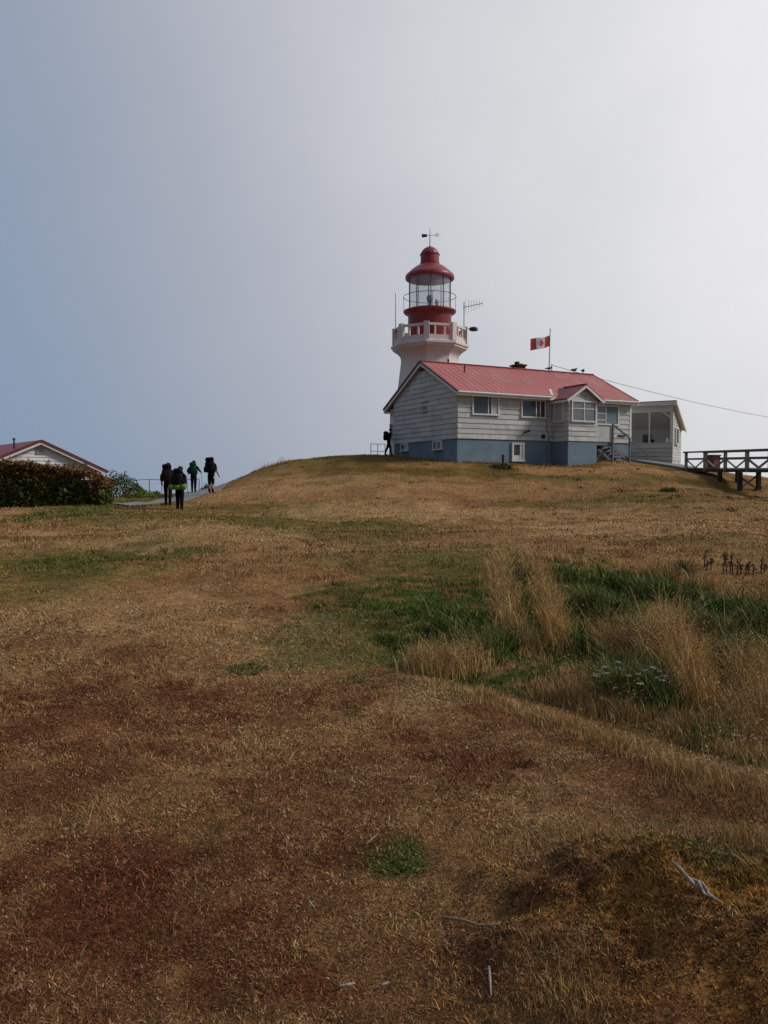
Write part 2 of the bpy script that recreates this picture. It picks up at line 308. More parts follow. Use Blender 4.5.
def turf(x, y):
    x = np.asarray(x, float); y = np.asarray(y, float); c = np.zeros((len(x), 3)) + STRAW
    dist = np.hypot(x, y); s = .25 + .06 * dist            # patch edges get ragged at a fitting scale
    n1 = fbm(x, y, 3.0, 5, 41); n2 = fbm(x, y, .8, 4, 51); n3 = fbm(x, y, 7, 4, 61); n4 = .8 * fbm(x, y, .22, 3, 65); n5 = fbm(x, y, .35, 4, 67)
    b = ss(.0, .9, n1 + .5 * n2 + .25)[:, None]; c = c * (1 - .55 * b) + BROWN * .55 * b
    n6 = fbm(x * .4, y, 3.0, 3, 69)
    b = (ss(.05, .6, n3) * ss(8, 16, dist))[:, None]; c = c * (1 - .5 * b) + OLIVE * .5 * b
    b = (ss(.02, .35, n6) * ss(12, 20, dist))[:, None]; c = c * (1 - .62 * b) + OLIVE * .85 * .62 * b
    b = (ss(.05, .4, -n6) * ss(12, 20, dist))[:, None]; c = c * (1 - .4 * b) + PALE * .4 * b
    b = (ss(.10, .55, n2 + .4 * n1) * (1 - ss(7, 14, dist)))[:, None]; c = c * (1 - .6 * b) + RUST * .6 * b
    mo = (ss(40, 44, y) * (x > -9) * ss(.0, .4, .25 + n1))[:, None]; c = c * (1 - .8 * mo) + np.array((.165, .103, .024)) * .8 * mo
    md = (ss(39, 42, y) * ss(.05, .5, n1 + .6 * n2))[:, None]; c = c * (1 - .5 * md) + np.array((.085, .045, .013)) * .5 * md
    sp = (ss(.12, .5, n5 + .3 * n2) * (1 - ss(10, 20, dist)))[:, None]; c = c * (1 - .35 * sp) + np.array((.12, .05, .02)) * .35 * sp
    nr = (1 - ss(2.2, 6.5, y))[:, None]; c = c * (1 - .45 * nr) + BROWN * .66 * .45 * nr
    for a_, b_ in (((.2, 7.8), (3.2, 3.5)), ((1.2, 8.3), (4.6, 4.1)), ((2.2, 9.2), (6.2, 4.6))):
        d_ = seg_d(x, y, a_, b_)[0] + .10 * n2 + .12 * n4
        q = .75 * (1 - ss(.05, .22, d_))[:, None]; c = c * (1 - q) + np.array((.085, .055, .018)) * q
        q = .6 * (ss(.18, .30, d_) * (1 - ss(.42, .62, d_)))[:, None]; c = c * (1 - q) + PALE * q
    for k, cx, cy, rx, ry, a in PATCH:
        d = ((x - cx) / rx) ** 2 + ((y - cy) / ry) ** 2
        q = a * ((1 - ss(.2, 1.9, d + 1.3 * n2 + .9 * n1 + 1.9 * n4)) * (1 - (.62 if k == 'r' else .12 if k == 'g' else .3) * ss(-.10, .22, n5)))[:, None]
        c = c * (1 - q) + KC[k] * q
    return c
# ground sheet: one mesh, finest round the viewer
K = 5.0; Asz = 1.75; n = 620
s1 = np.linspace(-1, 1, n); gx = Asz * np.sinh(K * s1); gy = 3 + Asz * np.sinh(K * s1)
X, Y = np.meshgrid(gx, gy); X = X.ravel(); Y = Y.ravel(); Zg = height(X, Y) + EYE
me = bpy.data.meshes.new('ground'); me.vertices.add(n * n); me.vertices.foreach_set('co', np.stack([X, Y, Zg], 1).ravel())
ii = np.arange((n - 1) * (n - 1)); r0 = ii // (n - 1); c0 = ii % (n - 1); q = r0 * n + c0
quads = np.stack([q, q + 1, q + n + 1, q + n], 1).ravel()
def set_faces(me, loops, sizes):
    me.loops.add(len(loops)); me.loops.foreach_set('vertex_index', loops.astype(np.int32))
    st = np.concatenate([[0], np.cumsum(sizes)[:-1]]); me.polygons.add(len(sizes)); me.polygons.foreach_set('loop_start', st.astype(np.int32))
    me.polygons.foreach_set('loop_total', np.asarray(sizes, np.int32)); me.update(calc_edges=True); me.validate()
set_faces(me, quads, np.full(len(ii), 4))
me.polygons.foreach_set('use_smooth', np.ones(len(ii), bool))
def set_col(me, c):
    a = me.color_attributes.new('col', 'FLOAT_COLOR', 'POINT'); a.data.foreach_set('color', np.concatenate([c, np.ones((len(c), 1))], 1).ravel().astype(np.float32))
set_col(me, turf(X, Y))
gm = bpy.data.materials.new('turf'); gm.use_nodes = True; t = gm.node_tree; b = t.nodes['Principled BSDF']; b.inputs['Roughness'].default_value = .95; b.inputs['Specular IOR Level'].default_value = .05
tcn = t.nodes.new('ShaderNodeTexCoord'); at = t.nodes.new('ShaderNodeAttribute'); at.attribute_name = 'col'
def noise(sc, det, ro, lo, hi, a, b_):
    n_ = t.nodes.new('ShaderNodeTexNoise'); n_.inputs['Scale'].default_value = sc; n_.inputs['Detail'].default_value = det; n_.inputs['Roughness'].default_value = ro
    t.links.new(tcn.outputs['Object'], n_.inputs['Vector'])
    m_ = t.nodes.new('ShaderNodeMapRange'); m_.inputs['From Min'].default_value = lo; m_.inputs['From Max'].default_value = hi; m_.inputs['To Min'].default_value = a; m_.inputs['To Max'].default_value = b_
    t.links.new(n_.outputs['Fac'], m_.inputs['Value']); return n_.outputs['Fac'], m_.outputs['Result']
f1, r1 = noise(110, 5, .8, .36, .66, .35, 1.65); f2, r2 = noise(11, 9, .78, .36, .65, .55, 1.42); f3, r3 = noise(1.3, 8, .7, .35, .65, .75, 1.22)
m1 = t.nodes.new('ShaderNodeMath'); m1.operation = 'MULTIPLY'; t.links.new(r1, m1.inputs[0]); t.links.new(r2, m1.inputs[1])
m2 = t.nodes.new('ShaderNodeMath'); m2.operation = 'MULTIPLY'; t.links.new(m1.outputs[0], m2.inputs[0]); t.links.new(r3, m2.inputs[1])
vm = t.nodes.new('ShaderNodeVectorMath'); vm.operation = 'SCALE'; t.links.new(at.outputs['Color'], vm.inputs[0]); t.links.new(m2.outputs[0], vm.inputs['Scale'])
t.links.new(vm.outputs[0], b.inputs['Base Color'])
bn = t.nodes.new('ShaderNodeBump'); bn.inputs['Strength'].default_value = .6; bn.inputs['Distance'].default_value = .012; t.links.new(f1, bn.inputs['Height'])
bn2 = t.nodes.new('ShaderNodeBump'); bn2.inputs['Strength'].default_value = .5; bn2.inputs['Distance'].default_value = .08; t.links.new(f2, bn2.inputs['Height']); t.links.new(bn.outputs[0], bn2.inputs['Normal'])
t.links.new(bn2.outputs[0], b.inputs['Normal'])
me.materials.append(gm); go = bpy.data.objects.new('ground', me); col.objects.link(go); tag(go, kind='structure')
# sea, hidden in the fog beyond the edge of the headland
sm = bpy.data.materials.new('sea_water'); sm.use_nodes = True; t = sm.node_tree; b = t.nodes['Principled BSDF']; b.inputs['Base Color'].default_value = (.10, .13, .16, 1); b.inputs['Roughness'].default_value = .03; b.inputs['IOR'].default_value = 1.33
mb = MB(); mb.lathe([(0.01, -24), (400, -24), (4000, -24), (30000, -24)], 64, cap=False); tag(mb.build('sea', sm), kind='structure')

# paths: thin slabs lying on the turf
def smooth_line(pts, n=40):
    P_ = [Vector(p) for p in pts]; out = []
    for i in range(len(P_) - 1):
        a, b_, c, d = P_[max(i - 1, 0)], P_[i], P_[i + 1], P_[min(i + 2, len(P_) - 1)]
        for k in range(n // (len(P_) - 1)):
            u = k / (n // (len(P_) - 1)); out.append(.5 * ((2 * b_) + (c - a) * u + (2 * a - 5 * b_ + 4 * c - d) * u * u + (3 * b_ - a - 3 * c + d) * u ** 3))
    out.append(P_[-1]); return out
def slab(name, pts, wd, lift, thick, m, flat=None):
    L = smooth_line(pts, 60); V = []; F = []; k = 7
    for i, p in enumerate(L):
        d = (L[min(i + 1, len(L) - 1)] - L[max(i - 1, 0)]).normalized(); nr = Vector((d.y, -d.x))
        row = [p + nr * wd * (j / (k - 1) - .5) for j in range(k)]
        zs = [gz(q_.x, q_.y) + lift for q_ in row]
        if flat: zs = [max(zs)] * k if flat is True else [flat(i / (len(L) - 1))] * k
        for q_, z_ in zip(row, zs): V.append((q_.x, q_.y, z_ + EYE))
        V.append((row[0].x, row[0].y, min(zs) - thick + EYE)); V.append((row[-1].x, row[-1].y, min(zs) - thick + EYE))
    s_ = k + 2
    for i in range(len(L) - 1):
        a = i * s_; b_ = a + s_
        for j in range(k - 1): F.append((a + j, a + j + 1, b_ + j + 1, b_ + j))
        F.append((a + k, a, b_, b_ + k)); F.append((a + k - 1, a + k + 1, b_ + k + 1, b_ + k - 1))
    mb = MB(); mb.add(V, F); return tag(mb.build(name, m), kind='structure')
slab('path', [(-11.9, 35.6), (-11.5, 35.95), (-11, 36.4), (-9.9, 39.5), (-9.75, 44), (-9.3, 49), (-6, 55)], 2.1, .04, .3, M['path'])
slab('walkway', [(14.6, 52.3), (16.6, 51.9), (17.6, 49.6), (18.3, 47.1)], 1.15, .05, .5, M['path'], flat=lambda f: 1.70 - .86 * f ** 1.2)

# ------------------------------------------------------------------ lap siding in a plane: origin o, along a, outward n
def lap(mb, o, a, nrm, L, z0, z1, course=.305, rake=None, joint=1.22, holes=(), seed=0):
    rd = random.Random(seed); o = Vector(o); a = Vector(a); nrm = Vector(nrm); z = z0; row = 0
    def W_(s_, zz, d): p = o + a * s_ + nrm * d; return (p.x, p.y, zz)
    while z < z1 - .01:
        zt = min(z + course, z1)
        def lim(zz): return rake(zz) if rake else (0, L)
        lb, rb = lim(z); lt, rt = lim(zt)
        if rb - lb < .05: break
        s_ = lb - rd.random() * joint
        while s_ < rb:
            e_ = s_ + joint - .008
            bs, be = max(s_, lb), min(e_, rb); ts_, te = max(s_, lt), min(e_, rt)
            if be > bs + .01:
                if te < ts_: ts_ = te = (min(max(bs, lt), rt))
                segs = [(bs, be, ts_, te)]
                for bs, be, ts_, te in segs:
                    zl_ = z + .014; mb.add([W_(bs, zl_, .05), W_(be, zl_, .05), W_(te, zt + .012, .010), W_(ts_, zt + .012, .010), W_(bs, zl_, 0), W_(be, zl_, 0), W_(te, zt + .012, 0), W_(ts_, zt + .012, 0)],
                           [(0, 1, 2, 3), (4, 5, 1, 0), (5, 6, 2, 1), (7, 4, 0, 3), (3, 2, 6, 7)])
            s_ += joint
        z = zt; row += 1
def window(parent, zb, o, a, nrm, s0, s1, z0, z1, cols=(.5,), rows=(), fw=.085, panes=None, mats=None):
    """frame proud of the wall, panes set back inside it; cols/rows are the bar positions (fractions)"""
    o = Vector(o); a = Vector(a); nrm = Vector(nrm)
    mb = MB()
    def B(sa, sb, za, zb_, d0, d1):
        P_ = []
        for zz in (za, zb_):
            for (ss_, dd) in ((sa, d1), (sb, d1), (sb, d0), (sa, d0)):
                p = o + a * ss_ + nrm * dd; P_.append((p.x, p.y, zz))
        mb.hexa(P_)
    B(s0 - fw, s1 + fw, z1, z1 + fw, 0, .115); B(s0 - fw - .03, s1 + fw + .03, z0 - fw, z0, 0, .15)
    B(s0 - fw, s0, z0, z1, 0, .115); B(s1, s1 + fw, z0, z1, 0, .115)
    for c in cols: B(s0 + (s1 - s0) * c - .03, s0 + (s1 - s0) * c + .03, z0, z1, .03, .100)
    edges = [0] + list(cols) + [1]
    for (rf, ca, cb) in rows: B(s0 + (s1 - s0) * edges[ca] + .03, s0 + (s1 - s0) * edges[cb] - .03, z0 + (z1 - z0) * rf - .025, z0 + (z1 - z0) * rf + .025, .03, .094)
    f = mb.build('window', M['trim'], parent, zb)
    for i in range(len(edges) - 1):
        mb = MB(); B(s0 + (s1 - s0) * edges[i], s0 + (s1 - s0) * edges[i + 1], z0, z1, 0.002, .062)
        mb.build('pane', (mats[i] if mats else M['darkglass']), f)
        f.children[-1].data.transform(Matrix.Translation((0, 0, -zb)))
    return f

# ------------------------------------------------------------------ the keeper's house
ZB = 1.0
house = empty('house', (4.25, 46, ZB + EYE), math.atan2(.45, .893), 'white clapboard keeper house with pinkish red metal roof and blue foundation on the hilltop', 'house')
HL, HD, FT = 13.3, 7.9, 2.53                       # length, depth, foundation top (E)
ZR, SL = 7.52, .512                                # ridge, slope
def zroof(v): return ZR - SL * abs(v - HD / 2)
WT = zroof(0) - .18                                # wall top under the roof
X_, Y_ = Vector((1, 0, 0)), Vector((0, 1, 0))
BT0, BT1, BP = 6.86, 9.09, 1.57                    # entry bay: from, to, projection
mb = MB(); mb.box(0, HL, 0, HD, .2, FT - .02); mb.build('foundation', M['found'], house, ZB)
mb = MB(); mb.box(BT0, BT1, -BP, -.003, .2, FT - .08); mb.build('bay_foundation', M['found'], house, ZB)
# wall cores and siding
mb = MB(); mb.box(-.02, HL + .02, -.02, HD + .02, FT, WT)
lap(mb, (0, -.02, 0), X_, -Y_, HL, FT, WT - .08, seed=1)
mb.build('front_wall', M['siding'], house, ZB)
def rk(zz): d = max(0, (zz - WT) / SL); return (d + .02, HD - d - .02) if zz > WT else (0, HD)
mb = MB(); V = [(-.021, 0, WT + .01), (-.021, HD, WT + .01), (-.021, HD / 2, ZR - .19)]; mb.add([(x - 0.0, y, z) for x, y, z in V] + [(.13, y, z) for x, y, z in V], [(0, 2, 1), (3, 4, 5), (0, 1, 4, 3), (1, 2, 5, 4), (2, 0, 3, 5)])
lap(mb, (-.022, HD, 0), -Y_, -X_, HD, FT, ZR - .22, rake=lambda zz: rk(zz), seed=2)
mb.build('gable_wall', M['siding'], house, ZB)
mb = MB(); V = [(HL + .021, 0, WT + .01), (HL + .021, HD, WT + .01), (HL + .021, HD / 2, ZR - .19)]; mb.add(V + [(HL - .13, y, z) for x, y, z in V], [(0, 1, 2), (3, 5, 4), (0, 3, 4, 1), (1, 4, 5, 2), (2, 5, 3, 0)])
lap(mb, (HL + .022, 0, 0), Y_, X_, HD, FT, ZR - .22, rake=lambda zz: rk(zz), seed=3)
mb.build('gable_wall', M['siding'], house, ZB)
# corner boards
mb = MB(); mb.box(HL - .10, HL + .07, -.075, -.022, FT - .02, WT - .05); mb.build('corner_board', M['trim'], house, ZB)
# roof
OV, OG = .45, .27
REAR = 9.0                                        # the rear slope runs on over a back porch near this gable
mb = MB()
def slope(x0, x1, va, vb, th=.09):
    za, zb_ = zroof(va), zroof(vb)
    mb.hexa([(x0, va, za - th), (x1, va, za - th), (x1, vb, zb_ - th), (x0, vb, zb_ - th), (x0, va, za), (x1, va, za), (x1, vb, zb_), (x0, vb, zb_)])
slope(-OG, HL + OG, -OV, HD / 2); slope(-OG, 3.6, HD / 2, REAR); slope(3.6, HL + OG, HD / 2, HD + OV)
x = -OG + .2
while x < HL + OG:
    a, b_ = Vector((x, -OV + .01, zroof(-OV) + .012)), Vector((x, HD / 2 - .06, ZR - .01)); mb.bar(a, b_, .016, .008); x += .42
mb.bar((-OG - .01, HD / 2, ZR + .012), (HL + OG + .01, HD / 2, ZR + .012), .26, .04)
roof = mb.build('roof', M['roof'], house, ZB)
for xx in (-OG - .022, HL + OG + .022):
    for (va, vb) in ((-OV, HD / 2 - .01), (REAR if xx < 0 else HD + OV, HD / 2 + .01)):
        mb = MB(); p, q_ = Vector((xx, va, zroof(va) - .02)), Vector((xx, vb, zroof(vb) - .02)); mb.bar(p, q_, .05, .09)
        mb.build('rake_trim', M['roofdark'], roof, ZB)
for xx in (-OG + .03, HL + OG - .03):
    for (va, vb) in ((-OV + .02, HD / 2 - .02), ((REAR if xx < 0 else HD + OV) - .02, HD / 2 + .02)):
        mb = MB(); p, q_ = Vector((xx, va, zroof(va) - .19)), Vector((xx, vb, zroof(vb) - .19)); mb.bar(p, q_, .05, .17)
        mb.build('bargeboard', M['trim'], house, ZB)
        mb = MB(); xi = -.025 if xx < 0 else HL + .025; a_, b_ = sorted((xx, xi))
        mb.hexa([(a_, va, zroof(va) - .135), (b_, va, zroof(va) - .135), (b_, vb, zroof(vb) - .135), (a_, vb, zroof(vb) - .135), (a_, va, zroof(va) - .10), (b_, va, zroof(va) - .10), (b_, vb, zroof(vb) - .10), (a_, vb, zroof(vb) - .10)])
        mb.build('soffit', M['trim'], house, ZB)
mb = MB(); mb.box(-OG, HL + OG, -OV - .05, -OV + .005, zroof(-OV) - .27, zroof(-OV) - .05); mb.box(-OG + .06, HL + OG - .06, -OV + .01, -.03, zroof(-OV) - .25, zroof(-OV) - .22)
mb.build('fascia', M['trim'], house, ZB)
mb = MB(); z_ = zroof(-OV) - .05; mb.tube([(-OG, -OV - .10, z_ - .04), (BT0 - .45, -OV - .10, z_ - .06)], .06, 8); mb.build('gutter', M['trim'], house, ZB); mb = MB(); mb.tube([(BT1 + .5, -OV - .10, z_ - .06), (HL + OG, -OV - .10, z_ - .04)], .06, 8)
mb.build('gutter', M['trim'], house, ZB)
# chimney, vent pipes
ch = MB(); ch.box(7.32, 8.0, HD / 2 + .25, HD / 2 + .95, ZR - .5, ZR + .26); ch.box(7.24, 8.08, HD / 2 + .17, HD / 2 + 1.03, ZR + .263, ZR + .36); ch.lathe([(.16, ZR + .363), (.16, ZR + .52), (.2, ZR + .55)], 10, c=(7.55, HD / 2 + .6)); ch.lathe([(.12, ZR + .363), (.12, ZR + .45)], 10, c=(7.86, HD / 2 + .6))
ch.build('chimney', M['brick'], roof).data.transform(Matrix.Translation((0, 0, -ZB)))
for (x, v, h, m_) in ((2.15, 2.6, .42, M['roofmaroon']), (2.0, HD / 2 + .35, .42, M['ironblack'])):
    mb = MB(); mb.tube([(x, v, zroof(v) - .1), (x, v, zroof(v) + h)], .055, 8); mb.lathe([(.075, zroof(v) + h), (.075, zroof(v) + h + .06)], 8, c=(x, v))
    mb.build('vent_pipe', m_, roof, 0).data.transform(Matrix.Translation((0, 0, -ZB)))
# windows of the long wall
FO = (0, -.02, 0)
window(house, ZB, FO, X_, -Y_, 1.05, 2.78, 4.02, 5.0, cols=(.60, .74), mats=[M['darkglass'], M['darkglass'], M['curtain']])
window(house, ZB, FO, X_, -Y_, 4.56, 6.24, 3.98, 4.94, cols=(.62, .80), mats=[M['darkglass']] * 3)
window(house, ZB, FO, X_, -Y_, 10.2, 12.15, 3.74, 4.86, cols=(.48,), rows=((.58, 0, 1), (.2, 0, 1)), mats=[M['netglass'], M['bluecurtain']])
bw = window(house, ZB, (0, 0, 0), X_, -Y_, 3.95, 4.62, 1.36, 2.26, cols=(.72,), fw=.12, mats=[M['darkglass'], M['trim']])
mb = MB(); mb.box(3.96, 4.42, -.085, -.064, 1.37, 1.62); mb.build('lower_panel', M['trim'], bw).data.transform(Matrix.Translation((0, 0, -ZB)))
# gable: basement windows and the attic vent
GO = (0, HD, 0)
window(house, ZB, GO, -Y_, -X_, HD - 2.6, HD - 1.7, 2.0, 2.44, cols=(.5,), fw=.07)
window(house, ZB, GO, -Y_, -X_, HD - 6.75, HD - 5.95, 2.06, 2.44, cols=(.5,), fw=.07, mats=[M['darkglass'], M['curtain']])
mb = MB(); mb.add([(-.075, HD / 2 - .5, ZR - .62), (-.075, HD / 2 + .5, ZR - .62), (-.075, HD / 2, ZR - .33), (-.02, HD / 2 - .5, ZR - .62), (-.02, HD / 2 + .5, ZR - .62), (-.02, HD / 2, ZR - .33)], [(0, 2, 1), (3, 4, 5), (0, 1, 4, 3), (1, 2, 5, 4), (2, 0, 3, 5)])
mb.build('attic_vent', M['ironblack'], house, ZB)
# emblem mounted on the gable boards: scroll lines, two bars and a base line
mb = MB(); yc, zc = 3.75, 4.62
def em(y0, z0, y1, z1, th=.04): mb.bar((-.075, yc - y0, zc + z0), (-.075, yc - y1, zc + z1), .025, th)
em(-.06, -.16, -.06, .14, .10); em(.18, -.16, .20, .14, .06); em(-.5, .0, -.33, -.12, .05); em(-.34, .30, .02, .36, .035); em(.08, .38, .40, .42, .04); em(.26, .28, .45, .33, .04); em(-.26, -.34, .42, -.25, .04)
mb.build('emblem', M['greypaint'], house, ZB)
# entry bay
ZBY = 5.12; BC = (BT0 + BT1) / 2; BR = 5.92; BS = (BR - 5.02) / (BC - BT0 + .28)
mb = MB(); mb.box(BT0, BT1, -BP, -.05, FT - .06, ZBY)
mb.add([(BT0, -BP, ZBY + .003), (BT1, -BP, ZBY + .003), (BC, -BP, BR - .14), (BT0, .4, ZBY + .003), (BT1, .4, ZBY + .003), (BC, .4, BR - .14)], [(0, 1, 2), (5, 4, 3), (1, 4, 5, 2), (0, 2, 5, 3)])
BWd = BT1 - BT0
def rkb(zz): d = max(0, (zz - ZBY) / BS) if zz > ZBY else 0; return (d + (.03 if zz > ZBY else 0), BWd - d - (.03 if zz > ZBY else 0))
lap(mb, (BT0, -BP, 0), X_, -Y_, BWd, FT - .06, BR - .18, rake=rkb, seed=5)
lap(mb, (BT0, -.05, 0), -Y_, -X_, BP - .05, FT - .06, ZBY, seed=6)
lap(mb, (BT1, -BP, 0), Y_, X_, BP - .05, FT - .06, ZBY, seed=7)
mb.build('bay_wall', M['siding'], house, ZB)
window(house, ZB, (BT0, -BP - .01, 0), X_, -Y_, .26, 2.02, 3.72, 4.84, cols=(.5,), rows=((.64, 0, 1), (.64, 1, 2)), mats=[M['netglass'], M['netglass']])
window(house, ZB, (BT0 - .01, 0, 0), -Y_, -X_, .38, 1.15, 3.72, 4.84, cols=(), fw=.07, mats=[M['curtain']])
mb = MB(); ov = .28; yb = -BP - .32
for sg in (-1, 1):
    xe = BC + sg * (BC - BT0 + ov); yi = -.3; yi2 = HD / 2 - (ZR - BR) / SL + .15
    ze = BR - BS * (BC - BT0 + ov)
    P_ = [(BC, yb, BR), (xe, yb, ze), (xe, yi, ze), (BC, yi2, BR)]
    if sg < 0: P_ = [P_[0], P_[3], P_[2], P_[1]]
    mb.add(P_ + [(x, y, z - .07) for x, y, z in P_], [(0, 1, 2, 3)[::-1] if sg > 0 else (0, 1, 2, 3)[::-1], (4, 5, 6, 7), (0, 1, 5, 4), (1, 2, 6, 5), (2, 3, 7, 6), (3, 0, 4, 7)])
mb.bar((BC, yb - .01, BR + .01), (BC, .2, BR + .01), .16, .03)
br = mb.build('bay_roof', M['roofmaroon'], house, ZB)
mb = MB()
for sg in (-1, 1):
    xe = BC + sg * (BC - BT0 + ov); ze = BR - BS * (BC - BT0 + ov)
    mb = MB(); mb.bar((xe + sg * .03, yb + .02, ze - .16), (BC + sg * .015, yb + .02, BR - .14), .04, .17); mb.box(min(xe, xe - sg * .12), max(xe, xe - sg * .12), yb + .04, -.1, ze - .22, ze - .09); mb.build('bay_bargeboard', M['trim'], house, ZB)
mb = MB(); xe = BC - (BC - BT0 + ov) - .05; mb.bar((xe, -.47, zroof(-.47) + .03), (xe + .62, .55, zroof(.55) + .03), .14, .02); mb.build('valley_flashing', M['flagwhite'], house, ZB)
mb = MB(); mb.add([(BC - .5, -BP - .06, 5.3), (BC + .5, -BP - .06, 5.3), (BC, -BP - .06, 5.7), (BC - .5, -BP - .03, 5.3), (BC + .5, -BP - .03, 5.3), (BC, -BP - .03, 5.7)], [(0, 1, 2), (5, 4, 3), (0, 3, 4, 1), (1, 4, 5, 2), (2, 5, 3, 0)])
# downspout, meter, lamp
mb = MB(); mb.tube([(6.42, -.45, 5.02), (6.42, -.12, 4.85), (6.42, -.10, 3.2), (6.58, -.10, 3.05), (6.58, -.08, 1.35)], .035, 8); mb.build('downspout', M['steel'], house, ZB)
mb = MB(); mb.box(6.05, 6.25, -.16, -.055, 2.68, 2.92); mb.lathe([(.07, 2.72), (.085, 2.8), (.07, 2.88)], 10, c=(6.15, -.17)); mb.build('electric_meter', M['ironblack'], house, ZB)
mb = MB(); mb.tube([(4.72, -.05, 2.98), (4.72, -.25, 3.02)], .02, 6); mb.tube([(4.55, -.28, 2.98), (4.92, -.36, 3.1)], [.05, .075], 8); mb.build('wall_lamp', M['ironblack'], house, ZB)
mb = MB(); mb.box(12.2, 12.85, -.14, -.058, 2.98, 3.06); mb.build('wall_shelf', M['ironblack'], house, ZB)
# back porch under the long rear slope
mb = MB(); mb.box(.12, 3.3, HD + .03, 8.78, .8, zroof(8.78) - .12); mb.build('porch_wall', M['trim'], house, ZB)
window(house, ZB, (.12, 8.78, 0), -Y_, -X_, .2, .66, 3.0, 3.9, cols=(), fw=.06)
mb = MB(); mb.box(-OG + .05, 3.6, REAR - .06, REAR - .01, zroof(REAR) - .28, zroof(REAR) - .09); mb.box(-.25, .1, HD + .05, REAR - .08, zroof(REAR) - .3, zroof(REAR) - .26); mb.build('porch_fascia', M['trim'], house, ZB)

# ------------------------------------------------------------------ stairs beside the bay
st = empty('stairs', tuple(house.matrix_basis @ Vector((0, 0, 0))), house.rotation_euler.z, 'grey wooden stairs and landing with handrail against the white house, right of its entry bay', 'stairs')
mb = MB()
for k in range(7): mb.box(BT1 + .06, 10.6, -1.3 + k * .175, -1.3 + k * .175 + .165, 2.46, 2.51)
mb.box(BT1 + .06, 10.6, -1.28, -.1, 2.28, 2.455); mb.build('landing', M['greypaint'], st, ZB)
mb = MB(); mb.box(BT1 + .06, 10.5, -1.34, -1.303, 2.53, 3.45); mb.build('side_panel', M['siding'], st, ZB)
NS = 5
for k in range(NS):
    z = 2.51 - (k + 1) * .19; x = 10.62 + k * .27
    mb = MB(); mb.box(x, x + .29, -1.25, -.2, z - .045, z); mb.build('tread', M['greypaint'], st, ZB)
for v in (-1.28, -.18):
    mb = MB(); mb.bar((10.5, v, 2.36), (10.62 + NS * .27, v, 2.36 - (NS + .2) * .19), .05, .24); mb.build('stringer', M['greypaint'], st, ZB)
for (x, z0, z1) in ((10.55, .9, 3.58), (11.95, .9, 2.72)):
    mb = MB(); mb.box(x - .05, x + .05, -1.45, -1.345, z0, z1); mb.build('post', M['greypaint'], st, ZB)
mb = MB(); mb.bar((10.5, -1.40, 3.62), (12.0, -1.40, 2.75), .11, .06); mb.build('handrail', M['greypaint'], st, ZB)
mb = MB(); mb.bar((11.95, -1.46, 2.55), (13.3, -1.75, 1.75), .06, .05); mb.build('handrail', M['greypaint'], st, ZB)
mb = MB(); mb.box(BT1 + .1, BT1 + .2, -1.2, -1.1, .9, 2.27); mb.box(BT1 + .1, 10.5, -.35, -.25, 2.1, 2.27); mb.bar((BT1 + .2, -1.15, 1.4), (10.5, -1.15, 2.15), .05, .12); mb.build('underframe', M['wooddark'], st, ZB)

# ------------------------------------------------------------------ porch building right of the house
PB = 1.3
po = empty('porch_building', (19.3, 53, PB + EYE), R(-30), 'small white building with wide open front and lean-to roof, between the house and the footbridge', 'building')
PL, PD = 5.2, 3.2
def zp(y): return 5.30 - .44 * y
mb = MB(); mb.box(-PL, 0, 0, .12, 1.2, 2.60); lap(mb, (-PL, 0, 0), X_, -Y_, PL, 1.45, 2.58, course=.28, seed=11); mb.build('front_wall', M['siding'], po, PB)
mb = MB(); mb.box(-PL - .02, .04, -.05, .125, 2.603, 2.66); mb.build('sill', M['trim'], po, PB)
mb = MB(); mb.box(-PL, 0, .0, .12, 4.72, 5.17); mb.build('header', M['trim'], po, PB)
for (x, wd) in ((-.08, .16), (-1.51, .11), (-3.3, .11)):
    mb = MB(); mb.box(x - wd / 2, x + wd / 2, .002, .11, 2.663, 4.718); mb.build('post', M['trim'], po, PB)
mb = MB(); mb.bar((-.18, .06, 4.35), (-.62, .06, 4.70), .05, .09); mb.build('brace', M['trim'], po, PB)
# right side wall, back wall, far wall, floor
mb = MB(); y0 = .125
mb.hexa([(-.12, y0, 1.2), (-.002, y0, 1.2), (-.002, PD, 1.2), (-.12, PD, 1.2), (-.12, y0, zp(y0) - .1), (-.002, y0, zp(y0) - .1), (-.002, PD, zp(PD) - .1), (-.12, PD, zp(PD) - .1)])
z = 1.45
while z < 4.9:
    zt = z + .2; ye = min(PD, (5.19 - zt) / .44)
    if ye > .1: mb.add([(.03, 0, z), (.03, ye, z), (.008, ye, zt), (.008, 0, zt), (0, 0, z), (0, ye, z)], [(0, 1, 2, 3), (4, 5, 1, 0)])
    z = zt
mb.build('side_wall', M['siding'], po, PB)
window(po, PB, (0.012, 0, 0), Y_, X_, .75, 1.6, 2.62, 3.6, cols=(), fw=.08)
mb = MB(); mb.box(-PL, -.125, PD - .12, PD, 1.2, zp(PD) - .1); lap(mb, (-PL, PD - .12, 0), X_, -Y_, PL - .13, 1.7, zp(PD) - .15, course=.28, seed=12); mb.build('back_wall', M['inside'], po, PB)
mb = MB(); mb.hexa([(-PL, .125, 1.2), (-PL + .12, .125, 1.2), (-PL + .12, PD - .125, 1.2), (-PL, PD - .125, 1.2), (-PL, .125, 2.6), (-PL + .12, .125, 2.6), (-PL + .12, PD - .125, 2.6), (-PL, PD - .125, 2.6)]); mb.build('end_wall', M['siding'], po, PB)  # upper half left open, shaped to let light into the room
mb = MB(); mb.box(-PL + .125, -.125, .125, PD - .125, 1.3, 1.62); mb.build('floor', M['inside'], po, PB)
